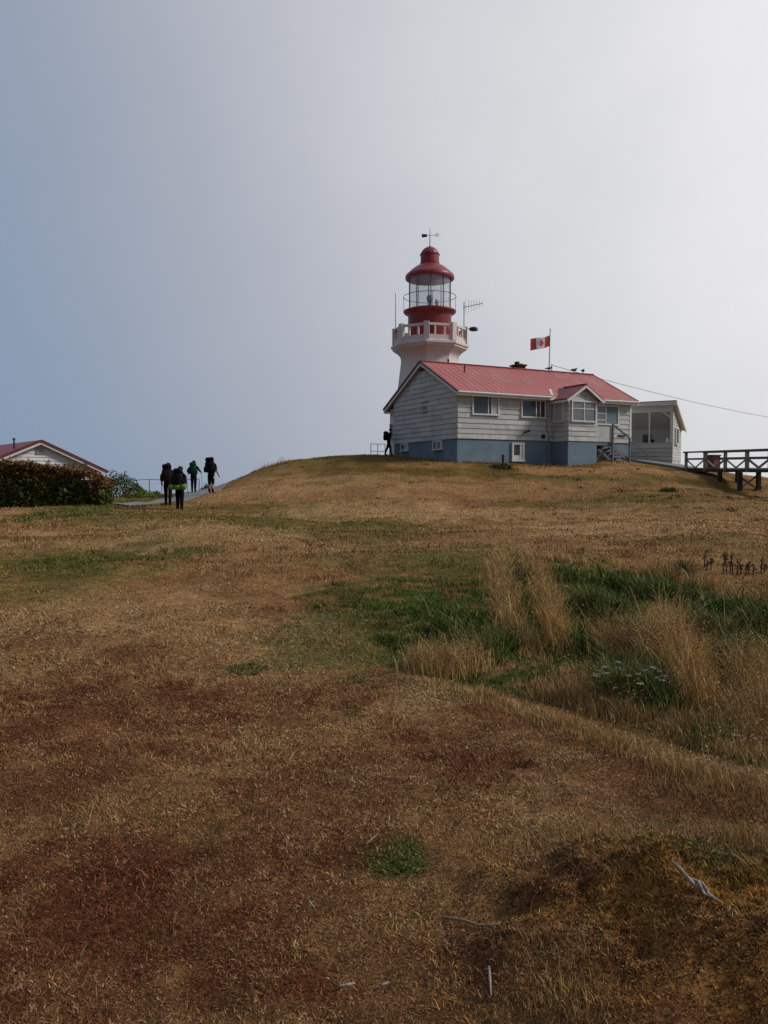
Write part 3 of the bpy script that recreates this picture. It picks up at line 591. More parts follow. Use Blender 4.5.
window(po, PB, (-PL, PD - .13, 0), X_, -Y_, PL - 2.55, PL - 1.95, 2.85, 3.4, cols=(), fw=.06)
mb = MB(); ya, yb_ = -.3, PD + .35
mb.hexa([(-PL - .1, ya, zp(ya) - .09), (.28, ya, zp(ya) - .09), (.28, yb_, zp(yb_) - .09), (-PL - .1, yb_, zp(yb_) - .09), (-PL - .1, ya, zp(ya)), (.28, ya, zp(ya)), (.28, yb_, zp(yb_)), (-PL - .1, yb_, zp(yb_))])
pr = mb.build('roof', M['roofdark'], po, PB)
mb = MB(); mb.hexa([(-PL - .08, ya + .02, zp(ya) - .125), (.26, ya + .02, zp(ya) - .125), (.26, yb_ - .02, zp(yb_) - .125), (-PL - .08, yb_ - .02, zp(yb_) - .125), (-PL - .08, ya + .02, zp(ya) - .094), (.26, ya + .02, zp(ya) - .094), (.26, yb_ - .02, zp(yb_) - .094), (-PL - .08, yb_ - .02, zp(yb_) - .094)])
mb.build('ceiling', M['inside'], po, PB)
mb = MB(); mb.box(-PL - .1, .28, ya - .04, ya - .003, zp(ya) - .30, zp(ya) - .06); mb.build('fascia', M['trim'], po, PB); mb = MB(); mb.bar((.29, ya, zp(ya) - .16), (.29, yb_, zp(yb_) - .16), .05, .2); mb.build('bargeboard', M['trim'], po, PB)
# a dark chair in the porch and a white jug on its sill
ct = empty('chair', tuple(po.matrix_basis @ Vector((-1.75, 1.2, .32))), R(-30), 'dark armchair standing inside the open porch beside its middle post', 'chair')
for nme, bx in (('seat', (-.28, .28, -.25, .28, .40, .47)), ('backrest', (-.28, .28, .24, .30, .48, 1.35)), ('leg', (-.28, -.23, -.25, -.20, 0, .40)), ('leg', (.23, .28, -.25, -.20, 0, .40)), ('leg', (-.28, -.23, .23, .28, 0, .40)), ('leg', (.23, .28, .23, .28, 0, .40)), ('armrest', (-.33, -.26, -.25, .24, .9, .95)), ('armrest', (.26, .33, -.25, .24, .9, .95))):
    mb = MB(); mb.box(*bx); mb.build(nme, M['wooddark'], ct)
mb = MB(); mb.lathe([(.09, 0), (.10, .02), (.10, .2), (.05, .27), (.035, .28), (.035, .32)], 14); mb.torus((.0, 0, .23), .06, .014, 12, 5)
jg = mb.build('jug', M['jug'], smooth='auto'); jg.location = po.matrix_basis @ Vector((-.34, .06, 2.663 - PB)); tag(jg, 'small white jug on the porch sill beside the corner post', 'jug')

# ------------------------------------------------------------------ lighthouse
k_ = 61 / 790
def E(y): return 61 * math.tan(math.atan((512 - y) / 790) - R(2.17))
LB = 1.3
lt = empty('lighthouse', (3.50, 61, LB + EYE), 0, 'white octagonal lighthouse with red lantern room and dome, behind the keeper house', 'lighthouse')
A0 = R(-98)
c8 = 1 / .97
prof = [(3.3, 1.2), (2.42, E(384)), (2.22, E(363)), (2.21, E(360)), (2.26, E(357.5)), (2.36, E(355.5)), (2.50, E(353.8)), (2.68, E(352.4)), (2.80, E(351.2))]
mb = MB(); mb.lathe(prof, 8, A0); mb.build('tower', M['ltwhite'], lt, LB)
mb = MB(); mb.lathe([(2.78, E(351.2) + .003), (2.88, E(350.6)), (2.88, E(348.9)), (3.0, E(348.4)), (3.0, E(346.2)), (2.85, E(345.2))], 8, A0); mb.build('gallery_floor', M['ltwhite'], lt, LB)
GF = E(345.2); RP = 2.74
verts8 = [(RP * math.cos(A0 + i * math.pi / 4), RP * math.sin(A0 + i * math.pi / 4)) for i in range(8)]
for i in range(8):
    a, b_ = Vector((*verts8[i], 0)), Vector((*verts8[(i + 1) % 8], 0)); d = (b_ - a).normalized(); L = (b_ - a).length
    mb = MB(); p, q_ = a + d * .2, b_ - d * .2
    up = lambda v, z: (v.x, v.y, z)
    mb.bar(up(p, GF + .185), up(q_, GF + .185), .16, .36); mb.bar(up(p, GF + 1.12), up(q_, GF + 1.12), .2, .16)
    for f in (.27, .71): m_ = p.lerp(q_, f); mb.bar(up(m_ - d * .06, GF + .702), up(m_ + d * .06, GF + .702), .13, .67)
    mb.build('railing_panel', M['ltwhite'], lt, LB)
    mb = MB(); ang = A0 + i * math.pi / 4
    rad = Vector((math.cos(ang), math.sin(ang), 0)); tn = Vector((-rad.y, rad.x, 0))
    mb.bar(up(a, GF - .02), up(a, GF + 1.62), .3, .42) if False else None
    P_ = []
    for z in (GF + .002, GF + 1.30):
        for (ct_, cr) in ((-.2, -.13), (-.2, .13), (.2, .13), (.2, -.13)):
            P_.append(tuple(a + tn * ct_ + rad * cr + Vector((0, 0, z))))
    mb.add(P_, [(0, 1, 2, 3), (7, 6, 5, 4), (0, 4, 5, 1), (1, 5, 6, 2), (2, 6, 7, 3), (3, 7, 4, 0)]); mb.build('railing_post', M['ltwhite'], lt, LB)
mb = MB(); mb.lathe([(1.66, GF + .003), (1.66, E(317)), (1.70, E(315.5)), (1.92, E(314)), (2.02, E(312.6)), (2.02, E(311.4)), (1.72, E(310)), (1.60, E(309.6))], 40); mb.build('lantern_drum', M['ltred'], lt, LB, smooth='auto')
GB, GT = E(309.6), E(279)
mb = MB(); mb.lathe([(1.60, GB + .01), (1.60, GT)], 48, cap=False); mb.build('glazing', M['glass'], lt, LB, smooth=True)
for i in range(10):
    a = R(-98 + 8 + 36 * i); mb = MB(); mb.tube([(1.62 * math.cos(a), 1.62 * math.sin(a), GB), (1.62 * math.cos(a), 1.62 * math.sin(a), GT)], .038, 6); mb.build('glazing_bar', M['greypaint'], lt, LB)
mb = MB(); mb.lathe([(1.05, GT + .10), (1.62, GT + .03), (1.62, GT + .06), (1.05, GT + .14)], 40, cap=True); mb.build('ceiling', M['flagwhite'], lt, LB)
mb = MB(); mb.torus((0, 0, E(297)), 2.0, .024, 48, 6); mb.build('guard_ring', M['ironblack'], lt, LB)
for i in range(4):
    a = R(-98 + 10 + 90 * i); mb = MB(); mb.tube([(1.97 * math.cos(a), 1.97 * math.sin(a), E(312)), (2.0 * math.cos(a), 2.0 * math.sin(a), E(296.8))], .017, 6); mb.build('stanchion', M['ironblack'], lt, LB)
dome = [(1.60, GT - .02), (1.84, GT - .06), (1.88, GT + .03), (1.86, GT + .22), (1.78, GT + .32), (1.66, E(273.4)), (1.44, E(270.6)), (1.12, E(267.4)), (.92, E(265.8)), (.78, E(264.8))]
mb = MB(); mb.lathe(dome, 40, cap=True); mb.build('dome', M['ltred'], lt, LB, smooth='auto')
mb = MB(); mb.lathe([(.70, E(265)), (.76, E(264.2)), (.76, E(263.4)), (.71, E(263)), (.71, E(255.6)), (.76, E(255.2)), (.76, E(254.4)), (.69, E(254)), (.66, E(252.4)), (.58, E(250.6)), (.44, E(248.8)), (.25, E(247.3)), (.07, E(246.6)), (.04, E(245.4))], 32); mb.build('ventilator', M['ltred'], lt, LB, smooth='auto')
mb = MB(); mb.tube([(0, 0, E(246.4)), (0, 0, E(236)), (0, 0, E(227))], [.035, .03, .012], 6); zv = E(235.6)
mb.tube([(-.62, 0, zv - .02), (.62, 0, zv + .05)], .016, 6)
mb.add([(-.62, -.015, zv - .14), (-.22, -.015, zv - .10), (-.22, -.015, zv + .10), (-.62, -.015, zv + .12), (-.62, .015, zv - .14), (-.22, .015, zv - .10), (-.22, .015, zv + .10), (-.62, .015, zv + .12)], [(0, 1, 2, 3), (7, 6, 5, 4), (0, 4, 5, 1), (1, 5, 6, 2), (2, 6, 7, 3), (3, 7, 4, 0)])
for kk in range(10):
    a, b_ = 2 * math.pi * kk / 10, 2 * math.pi * (kk + 1) / 10; mb.tube([(.56 + .12 * math.cos(a), 0, zv + .05 + .12 * math.sin(a)), (.56 + .12 * math.cos(b_), 0, zv + .05 + .12 * math.sin(b_))], .016, 5)
mb.build('weather_vane', M['ironblack'], lt, LB)
mb = MB(); mb.lathe([(.34, GB - .05), (.34, GB + .12), (.12, GB + .35), (.10, GB + .5), (.2, GB + .6), (.2, GB + .64)], 14); mb.lathe([(.12, GB), (.12, GB + .6)], 8, c=(.55, .2)); mb.build('lamp_pedestal', M['ironblack'], lt, LB)
mb = MB(); mb.lathe([(.18, GB + .645), (.24, GB + .74), (.24, GB + .95), (.18, GB + 1.06)], 18); mb.lathe([(.1, GB + .6), (.15, GB + .68), (.1, GB + .8)], 10, c=(.55, .2)); mb.build('lamp_lens', M['steel'], lt, LB, smooth='auto')
# antennas and the floodlight on the gallery rail
def wpt(dx, e_, dy=0): return (3.55 + dx, 61 + dy, e_ + EYE)
an = empty('whip_antenna', wpt(-2.68, E(341), -.95), 0, 'tall thin whip antenna on the left of the lighthouse gallery', 'antenna')
mb = MB(); mb.tube([(0, 0, 0), (0, 0, E(318) - E(341)), (0, 0, E(296) - E(341))], [.035, .03, .022], 6); mb.build('mast', M['steel'], an)
mb = MB(); mb.box(-.05, .12, -.04, .04, .5, .58); mb.build('clamp', M['ironblack'], an)
ya_ = empty('yagi_antenna', wpt(2.50, E(340), -.75), R(8), 'comb shaped television antenna on a mast at the right of the lighthouse gallery', 'antenna')
H0 = E(309.5) - E(340); mb = MB(); mb.tube([(0, 0, 0), (0, 0, E(304) - E(340))], .035, 6); mb.build('mast', M['steel'], ya_)
mb = MB(); mb.tube([(-.08, -.04, H0 - .02), (1.42, -.04, H0 + .33)], .026, 6); mb.build('boom', M['ironblack'], ya_)
for i in range(7):
    f = .12 + i * .21; mb = MB(); zc = H0 + .33 * f / 1.42; hh = .52 - .035 * i; mb.tube([(f, -.075, zc - hh), (f, -.075, zc + hh * .9)], .012, 5); mb.build('element', M['steel'], ya_)
fl = empty('floodlight', wpt(2.80, E(331), -.75), 0, 'black floodlight sticking out to the right from the lighthouse gallery rail', 'floodlight')
mb = MB(); mb.tube([(-.1, 0, .02), (.16, 0, .0)], .03, 6); mb.build('arm', M['steel'], fl)
mb = MB(); mb.blob((.42, 0, 0), (.34, .2, .17), 12, 8, .8); mb.build('housing', M['ironblack'], fl, smooth=True)
mb = MB(); mb.blob((.60, 0, -.06), (.19, .16, .10), 10, 7); mb.build('lens', M['steel'], fl, smooth=True)

# ------------------------------------------------------------------ flag and pole behind the house
fx, fy = 12.42, 60.0; fz = gz(fx, fy)
top = 11.50
pl = empty('flagpole', (fx, fy, fz + EYE), 0, 'slim pale flagpole rising behind the red roof, carrying the flag', 'flagpole')
mb = MB(); mb.tube([(0, 0, -.1), (0, 0, 5), (.1, 0, top - fz)], [.06, .05, .032], 8); mb.build('pole', M['steel'], pl)
mb = MB(); mb.blob((.1, 0, top - fz + .03), (.05, .05, .05), 8, 6); mb.build('finial', M['steel'], pl)
mb = MB(); mb.box(-.06, .06, -.2, .2, -.1, .4); mb.build('base', M['greypaint'], pl)
FLW, FLH = 1.76, .80
def fpt(u, v, off=0):       # u from hoist 0..1, v 0..1 up
    x = -u * FLW * .97; y = .10 * math.sin(u * 7.5 + v * .8) * (.3 + u); z = (v - 1) * FLH - .52 * u - .05 * math.sin(u * 5) + .08 * u * v
    return (x, y + off, z)
fo = empty('flag', (fx + .06, fy, 11.05 + EYE), R(28), 'red and white maple leaf flag blowing to the left from its pole', 'flag')
def strip(u0, u1, m_, nm):
    mb = MB(); nu, nv = 8, 6; V = []; F = []
    for s_ in (-.004, .004):
        for i in range(nu + 1):
            for j in range(nv + 1): V.append(fpt(u0 + (u1 - u0) * i / nu, j / nv, s_))
    o2 = (nu + 1) * (nv + 1)
    for i in range(nu):
        for j in range(nv):
            a = i * (nv + 1) + j; q_ = (a, a + nv + 1, a + nv + 2, a + 1); F.append(q_[::-1]); F.append(tuple(x + o2 for x in q_))
    mb.add(V, F); mb.build(nm, m_, fo, smooth=True)
strip(0, .25, M['flagred_cloth'], 'red_band'); strip(.2502, .75, M['flagwhite_cloth'], 'white_field'); strip(.7502, 1, M['flagred_cloth'], 'red_band')
half = [(0, .5), (.09, .32), (.19, .38), (.15, .08), (.29, .22), (.33, .13), (.47, .16), (.42, .02), (.48, -.04), (.24, -.22), (.27, -.31), (.03, -.27), (.03, -.5)]
leaf = half + [(-x, y) for x, y in half[::-1] if x > 0]
mb = MB()
for s_ in (-.012, .012):
    V = [fpt(.5, .5, s_)] + [fpt(.5 + x * .86 * FLH / FLW, .5 + y * .86, s_) for x, y in leaf]; nL = len(leaf)
    mb.add(V, [(0, i + 1, (i + 1) % nL + 1) for i in range(nL)])
mb.build('maple_leaf', M['flagred_cloth'], fo)
# cable from the ridge to a utility pole beyond the frame
p1 = house.matrix_basis @ Vector((10.0, HD / 2, ZR + .42 - ZB)); p2 = Vector((44, 82, 6.05 + EYE))
mb = MB(); mb.tube([p1.lerp(p2, i / 24) - Vector((0, 0, .4 * 4 * (i / 24) * (1 - i / 24))) for i in range(25)], .019, 5)
tag(mb.build('power_cable', M['greypaint']), 'thin overhead cable sagging from the house ridge away to the right', 'cable')
mb = MB(); mb.tube([(10.0, HD / 2, ZR + .02), (10.0, HD / 2, ZR + .5)], .03, 6); mb.build('cable_mast', M['steel'], roof).data.transform(Matrix.Translation((0, 0, -ZB)))
up_ = empty('utility_pole', (44, 82, gz(44, 82) + EYE), 0, 'wooden utility pole standing right of the frame, holding the cable', 'utility pole')
mb = MB(); mb.tube([(0, 0, -.5), (0, 0, 6.4 - gz(44, 82))], [.16, .12], 10); mb.build('pole', M['wooddark'], up_)
mb = MB(); mb.bar((-.8, -.15, 5.95 - gz(44, 82)), (.8, -.15, 5.95 - gz(44, 82)), .1, .12); mb.build('crossarm', M['wooddark'], up_)
# birds on the ridge
def bird(t_, rz, label, sc=1.0):
    p = house.matrix_basis @ Vector((t_, HD / 2, ZR + .033 - ZB)); b_ = empty('bird', tuple(p), rz, label, 'bird', 'dark birds on the house ridge')
    mb = MB(); mb.blob((0, 0, .19 * sc), (.22 * sc, .09 * sc, .09 * sc), 10, 8); mb.blob((.20 * sc, 0, .30 * sc), (.065 * sc, .055 * sc, .06 * sc), 8, 6); mb.tube([(.12 * sc, 0, .22 * sc), (.20 * sc, 0, .30 * sc)], [.07 * sc, .05 * sc], 8)
    mb.tube([(-.16 * sc, 0, .19 * sc), (-.36 * sc, 0, .15 * sc)], [.06 * sc, .03 * sc], 6); mb.build('body', M['bird'], b_, smooth=True)
    mb = MB(); mb.tube([(.25 * sc, 0, .30 * sc), (.33 * sc, 0, .285 * sc)], [.022 * sc, .006], 6); mb.build('beak', M['greypaint'], b_)
    for s_ in (-1, 1):
        mb = MB(); mb.tube([(.02, s_ * .035, -.005), (.0, s_ * .035, .13 * sc)], .011, 5); mb.build('leg', M['greypaint'], b_)
    for s_ in (-1, 1):
        mb = MB(); mb.blob((-.05 * sc, s_ * .085 * sc, .2 * sc), (.2 * sc, .018, .065 * sc), 8, 6); mb.build('wing', M['bird'], b_, smooth=True)
bird(9.75, R(10), 'dark bird perched on the ridge at the foot of the flagpole, beside the cable mast', .8)
bird(11.95, R(35), 'dark bird on the right end of the ridge, left of its two perched neighbours')
bird(12.72, R(60), 'rightmost dark bird perched near the right end of the red ridge', .95)

# ------------------------------------------------------------------ left house
LZ = -1.15
lh = empty('house', (-19.6, 45, LZ + EYE), math.atan2(.652, .758), 'white house with maroon roof half hidden behind the hedge at the far left', 'house')
LA, LS, LHW, LD = 2.38, .452, 3.5, 11
def zl(s_): return LA - LS * abs(s_)
mb = MB(); mb.box(-LHW, LHW, .0, LD, -1.6, zl(LHW) - .1)
mb.add([(-LHW, 0, zl(LHW) - .099), (LHW, 0, zl(LHW) - .099), (0, 0, LA - .1), (-LHW, LD, zl(LHW) - .099), (LHW, LD, zl(LHW) - .099), (0, LD, LA - .1)], [(0, 1, 2), (5, 4, 3), (1, 4, 5, 2), (0, 2, 5, 3)])
def rkl(zz): d = max(0, (zz - (zl(LHW) - .1)) / LS); return (d + .02, 2 * LHW - d - .02)
lap(mb, (-LHW, -.002, 0), X_, -Y_, 2 * LHW, -1.2, LA - .14, course=.2, rake=rkl, joint=3.6, seed=21)
mb.build('wall', mat('white_left_siding', (.66, .66, .66), .7, .06, 2, island=.03), lh, LZ)
mb = MB()
for sg in (-1, 1):
    xe = sg * (LHW + .32); P_ = [(0, -.4, LA), (xe, -.4, zl(xe)), (xe, LD + .4, zl(xe)), (0, LD + .4, LA)]
    if sg < 0: P_ = P_[::-1]
    mb.add(P_ + [(x, y, z - .08) for x, y, z in P_], [(3, 2, 1, 0)[::-1], (7, 6, 5, 4), (0, 4, 5, 1), (1, 5, 6, 2), (2, 6, 7, 3), (3, 7, 4, 0)])
lr = mb.build('roof', M['roofmaroon'], lh, LZ)
for sg in (-1, 1):
    mb = MB(); xe = sg * (LHW + .32); mb.bar((xe, -.42, zl(xe) - .04), (sg * .01, -.42, LA - .04), .04, .13); mb.build('rake_trim', M['roofdark'], lh, LZ)
    mb = MB(); xe = sg * (LHW + .27); mb.bar((xe, -.36, zl(xe) - .18), (sg * .01, -.36, LA - .18), .04, .14); mb.build('bargeboard', M['trim'], lh, LZ)
mb = MB(); mb.box(-.22, .22, -.07, -.037, 1.55, 1.95)
for z in (1.58, 1.66, 1.74, 1.82): mb.box(-.19, .19, -.09, -.072, z, z + .05)
mb.build('louvre_vent', M['steel'], lh, LZ)
mb = MB(); mb.tube([(-1.0, 1.2, zl(1.0) - .1), (-1.0, 1.2, zl(1.0) + .58)], .05, 8); mb.lathe([(.075, zl(1.0) + .48), (.075, zl(1.0) + .58)], 10, c=(-1.0, 1.2)); mb.build('stove_pipe', M['ironblack'], lr).data.transform(Matrix.Translation((0, 0, -LZ)))

# ------------------------------------------------------------------ foot bridge
D = Vector((.177, -.984, 0)); Nn = Vector((.984, .177, 0)); A_ = Vector((17.9, 47, 0)); WB = 1.15
BZ = 0.0
bo = empty('footbridge', (A_.x, A_.y, gz(A_.x, A_.y) + EYE), 0, 'weathered wooden footbridge with braced railings and trestle legs, right edge of the hill', 'bridge')
GA = gz(A_.x, A_.y)
def bp(s_, n_, e_): p = D * s_ + Nn * n_; return (p.x, p.y, e_ - .0175 * s_ - GA)
DT = .84
mb = MB(); s_ = -.3
while s_ < 12.4:
    mb.bar(bp(s_ + .07, -.06, DT - .02), bp(s_ + .07, WB + .06, DT - .02), .135, .045); s_ += .15
mb.build('deck', M['wood'], bo)
for n_ in (.02, WB - .02):
    mb = MB(); mb.bar(bp(-.3, n_, DT - .14), bp(12.4, n_, DT - .14), .12, .18); mb.build('beam', M['wooddark'], bo)
for n_, sd in ((-.07, 0), (WB + .07, 1)):
    ps = [.2 + 1.92 * i for i in range(7)]
    for s_ in ps:
        mb = MB(); mb.bar(bp(s_, n_, DT - .2), bp(s_, n_, DT + .872), .14, .14); mb.build('post', M['wood'], bo)
    mb = MB(); mb.bar(bp(0, n_, DT + .92), bp(12.3, n_, DT + .92), .19, .09); mb.build('top_rail', M['railwood'], bo)
    off = n_ + (.085 if sd == 0 else -.085)
    mb = MB(); mb.bar(bp(.1, off, DT + .52), bp(12.2, off, DT + .52), .045, .11); mb.build('mid_rail', M['railwood'], bo)
    for i in range(6):
        sa, sb = ps[i] + .08, ps[i + 1] - .08; sm_ = (sa + sb) / 2; o2 = n_
        mb = MB(); mb.bar(bp(sm_, o2, DT + .02), bp(sa, o2, DT + .46), .05, .07); mb.build('brace', M['wood'], bo)
        mb = MB(); mb.bar(bp(sm_ + .02, o2, DT + .02), bp(sb, o2, DT + .46), .05, .07); mb.build('brace', M['wood'], bo)
for s_ in (3.4, 5.2, 8.6, 11.6):
    c1, c2 = A_ + D * s_ + Nn * .04, A_ + D * s_ + Nn * (WB - .02)
    for n_, c in ((.04, c1), (WB - .02, c2)):
        mb = MB(); mb.bar(bp(s_, n_, gz(c.x, c.y) - .3), bp(s_, n_, DT - .234), .2, .2); mb.build('trestle_leg', M['wooddark'], bo)
    if s_ > 5:
        g1, g2 = gz(c1.x, c1.y) + .15, gz(c2.x, c2.y) + .15
        mb = MB(); mb.bar(bp(s_ - .12, .04, g1), bp(s_ - .12, WB, DT - .4), .05, .09); mb.build('cross_brace', M['wood'], bo)
        mb = MB(); mb.bar(bp(s_ - .18, .04, DT - .4), bp(s_ - .18, WB, g2), .05, .09); mb.build('cross_brace', M['wood'], bo)
# reddish box behind the bridge
x, y = 20.45, 49.2; rb = empty('storage_box', (x, y, gz(x, y) + EYE), R(20), 'red-brown upright box standing behind the footbridge railing', 'box')
h = 1.62 - gz(x, y)
mb = MB(); mb.box(-.3, .3, -.3, .3, -.1, h); mb.build('body', M['redbox'], rb)
mb = MB(); mb.box(-.35, .35, -.35, .35, h + .003, h + .07); mb.build('lid', M['redbox'], rb)
mb = MB(); mb.box(-.26, .26, -.34, -.303, .1, h - .1); mb.build('door', M['redbox'], rb)

# ------------------------------------------------------------------ thin pipe railings
def pipe_rail(pts, h, label, rails=(1.0, .5), r=.028):
    a = pts[0]; o = empty('railing', (a[0], a[1], gz(*a) + EYE), 0, label, 'railing'); z0 = gz(*a)
    P_ = [(x - a[0], y - a[1], gz(x, y) - z0) for x, y in pts]
    for p in P_:
        mb = MB(); mb.tube([(p[0], p[1], p[2] - .1), (p[0], p[1], p[2] + h)], r, 6); mb.build('post', M['greypaint'], o)
    for f in rails:
        mb = MB(); mb.tube([(p[0], p[1], p[2] + h * f) for p in P_], r * .85, 6); mb.build('rail', M['greypaint'], o)
pipe_rail([(-16.2, 49), (-14.6, 49.2), (-13.0, 49.4), (-11.6, 49.6)], 1.05, 'thin grey pipe railing on the skyline left of the four hikers', rails=(1.0,))
pipe_rail([(-.95, 57.2), (-.45, 57.3), (.08, 57.4)], .95, 'small grey pipe railing on the crest left of the walking person', rails=(1.0, .45), r=.03)

# ------------------------------------------------------------------ grass blades and foliage (numpy)
def blade_mesh(name, pos, h, lean, wd, colr, m, parent=None, curl=.45):
    n_ = len(pos); ang = rng.uniform(0, 2 * np.pi, n_); sd = np.stack([np.cos(ang), np.sin(ang), np.zeros(n_)], 1)
    la = rng.uniform(0, 2 * np.pi, n_) if np.isscalar(lean) or lean.ndim == 1 else None
    lv = np.stack([np.cos(la) * lean, np.sin(la) * lean, np.zeros(n_)], 1) if la is not None else lean
    upv = np.zeros((n_, 3)); upv[:, 2] = 1
    w2 = (wd / 2)[:, None]; H = h[:, None]
    b0 = pos - sd * w2; b1 = pos + sd * w2; mid = pos + upv * H * .62 + lv * .36
    m0 = mid - sd * w2 * .75; m1 = mid + sd * w2 * .75; tp = pos + upv * H + lv
    V = np.stack([b0, b1, m1, m0, tp], 1).reshape(-1, 3)
    i5 = np.arange(n_) * 5
    loops = np.stack([i5, i5 + 1, i5 + 2, i5 + 3, i5 + 3, i5 + 2, i5 + 4], 1).ravel(); sizes = np.tile([4, 3], n_)
    me = bpy.data.meshes.new(name); me.vertices.add(len(V)); me.vertices.foreach_set('co', V.ravel()); set_faces(me, loops, sizes)
    set_col(me, np.repeat(colr, 5, 0)); me.materials.append(m)
    o = bpy.data.objects.new(name, me); col.objects.link(o)
    if parent: o.parent = parent
    o['_n'] = 0; del o['_n']; TIPS[name] = tp
    return o
TIPS = {}
def fan(nn_, y0, y1, spread=.62):
    y = np.exp(rng.uniform(math.log(y0), math.log(y1), nn_)); x = rng.uniform(-spread, spread, nn_) * (y + 1.0); return x, y
def inside_build(x, y):
    # house, porch, lighthouse and left house footprints, the paths
    lx = (x - 4.25) * .893 + (y - 46) * .45; ly = -(x - 4.25) * .45 + (y - 46) * .893
    a = (lx > -.0) & (lx < HL) & (ly > 0) & (ly < HD + 1.2); a |= (lx > BT0) & (lx < BT1) & (ly > -BP) & (ly < 0)
    a |= np.hypot(x - 3.55, y - 61) < 3.3
    for pts, wd in (([(-11.9, 35.6), (-11.5, 35.95), (-11, 36.4), (-9.9, 39.5), (-9.75, 44), (-9.3, 49), (-6, 55)], 1.08), ([(14.6, 52.3), (16.6, 51.9), (17.6, 49.6), (18.3, 47.1)], .6)):
        for i in range(len(pts) - 1): a |= seg_d(x, y, pts[i], pts[i + 1])[0] < wd
    return a
# short dry turf, thatch and moss
NT = 420000
x, y = fan(NT, 1.7, 58); keep = ~inside_build(x, y); x, y = x[keep], y[keep]; n_ = len(x)
dist = np.hypot(x, y); c = turf(x, y); green = c[:, 1] / c[:, 0]
z = height(x, y) + EYE
nv = np.clip(fbm(x, y, .6, 4, 71) + .5, .05, 1.4)
hh = (.006 + .016 * rng.random(n_)) * (.5 + nv) * (1 + ss(4, 30, dist) * 1.6); hh *= np.where(rng.random(n_) < .06, 2.2, 1) * (1 + .9 * (green > .9))
wd = np.clip(dist * .00080, .0024, .022) * rng.uniform(.6, 1.5, n_)
hh *= .62 + .38 * ss(3, 7, dist); hh *= 1 + 1.5 * ss(.12, .5, fbm(x, y, .42, 3, 75)) * (1 - ss(8, 14, dist)); ln = hh * rng.uniform(.5, 1.8, n_)
br_ = np.exp(rng.normal(-.06, .50, n_)) * (.72 + .45 * nv); cc = c * (br_ * 1.12)[:, None]
dry = rng.random(n_) < .05; cc[dry] = np.array((.30, .205, .12)) * rng.uniform(.6, 1.15, (dry.sum(), 1))
grass = blade_mesh('dry_turf', np.stack([x, y, z - .004], 1), hh, ln, wd, np.clip(cc, .004, .6), M['blade']); tag(grass, 'short dry straw coloured turf covering the headland', 'grass', kind='stuff')
TU = 3400
tx, ty = fan(TU, 3.2, 56); kt = (vnoise(tx, ty, 2.1, 201) + .6 * vnoise(tx, ty, .7, 202) + .25 * rng.normal(0, 1, TU)) > .12; kt &= ~inside_build(tx, ty); tx, ty = tx[kt], ty[kt]
nb = 16; tc_ = turf(tx, ty) * (rng.choice([.55, .7, .85, 1.25], len(tx), p=[.25, .3, .25, .2]))[:, None]; nf_ = .45 + .55 * ss(6, 16, ty); th_ = rng.uniform(.05, .14, len(tx)) * nf_; tr_ = rng.uniform(.06, .22, len(tx)) * nf_
bx = np.repeat(tx, nb) + rng.normal(0, 1, len(tx) * nb) * np.repeat(tr_, nb); by = np.repeat(ty, nb) + rng.normal(0, 1, len(tx) * nb) * np.repeat(tr_, nb); bh = np.repeat(th_, nb) * rng.uniform(.5, 1.2, len(bx))
tag(blade_mesh('grass_tufts', np.stack([bx, by, height(bx, by) + EYE - .01], 1), bh, bh * rng.uniform(.2, 1.1, len(bx)), np.maximum(np.hypot(bx, by) * .0010, .0026) * rng.uniform(.6, 1.4, len(bx)), np.clip(np.repeat(tc_, nb, 0) * np.exp(rng.normal(0, .25, (len(bx), 1))), .004, .5), M['blade']), 'rougher dark tufts of grass scattered over the hill', 'grass tufts', kind='stuff')
NF = 380000
x, y = fan(NF, 1.7, 9.5); n_ = len(x); c = turf(x, y); dist = np.hypot(x, y); q_ = rng.random((n_, 1))
pal = np.where(q_ < .45, c * .38, np.where(q_ < .82, c * 1.25, np.array((.27, .165, .10)) * .6 + c * .7)) * np.exp(rng.normal(0, .35, (n_, 1)))
sz_ = .55 + 1.1 * np.clip(fbm(x, y, .35, 3, 77) + .5, 0, 1.3); hf = rng.uniform(.003, .010, n_) * sz_; pal = pal * (.8 + .35 * sz_)[:, None]
flk = blade_mesh('straw_litter', np.stack([x, y, height(x, y) + EYE + .001], 1), hf, rng.uniform(.004, .013, n_) * sz_ * (1 + .15 * dist), np.clip(dist * .0013, .0032, .012) * rng.uniform(.6, 1.4, n_), np.clip(pal, .004, .5), M['blade']); tag(flk, 'loose straw and dead moss litter on the turf near the viewer', 'litter', kind='stuff')
# shaggy dead moss on the hummock
NM = 26000
x = 1.12 + rng.normal(0, .42, NM); y = 2.70 + rng.normal(0, .30, NM); kk_ = fbm(x, y, .22, 3, 301) + .15 * rng.normal(0, 1, NM)
mc = np.where((kk_ > .12)[:, None], np.array((.36, .165, .035)), np.where((kk_ > -.14)[:, None], np.array((.17, .065, .022)), np.array((.075, .030, .015)))) * np.exp(rng.normal(0, .4, (NM, 1)))
pale = rng.random(NM) < .07; mc[pale] = np.array((.38, .25, .13)) * rng.uniform(.5, 1.1, (pale.sum(), 1))
mh = rng.uniform(.006, .022, NM) * np.where(kk_ > .12, 1.3, .8)
tag(blade_mesh('dead_moss', np.stack([x, y, height(x, y) + EYE - .003], 1), mh, mh * rng.uniform(.4, 1.5, NM), rng.uniform(.003, .006, NM), np.clip(mc, .004, .5), M['blade']), 'rusty and golden dead moss shagging the hummock at the lower right', 'moss', kind='stuff')
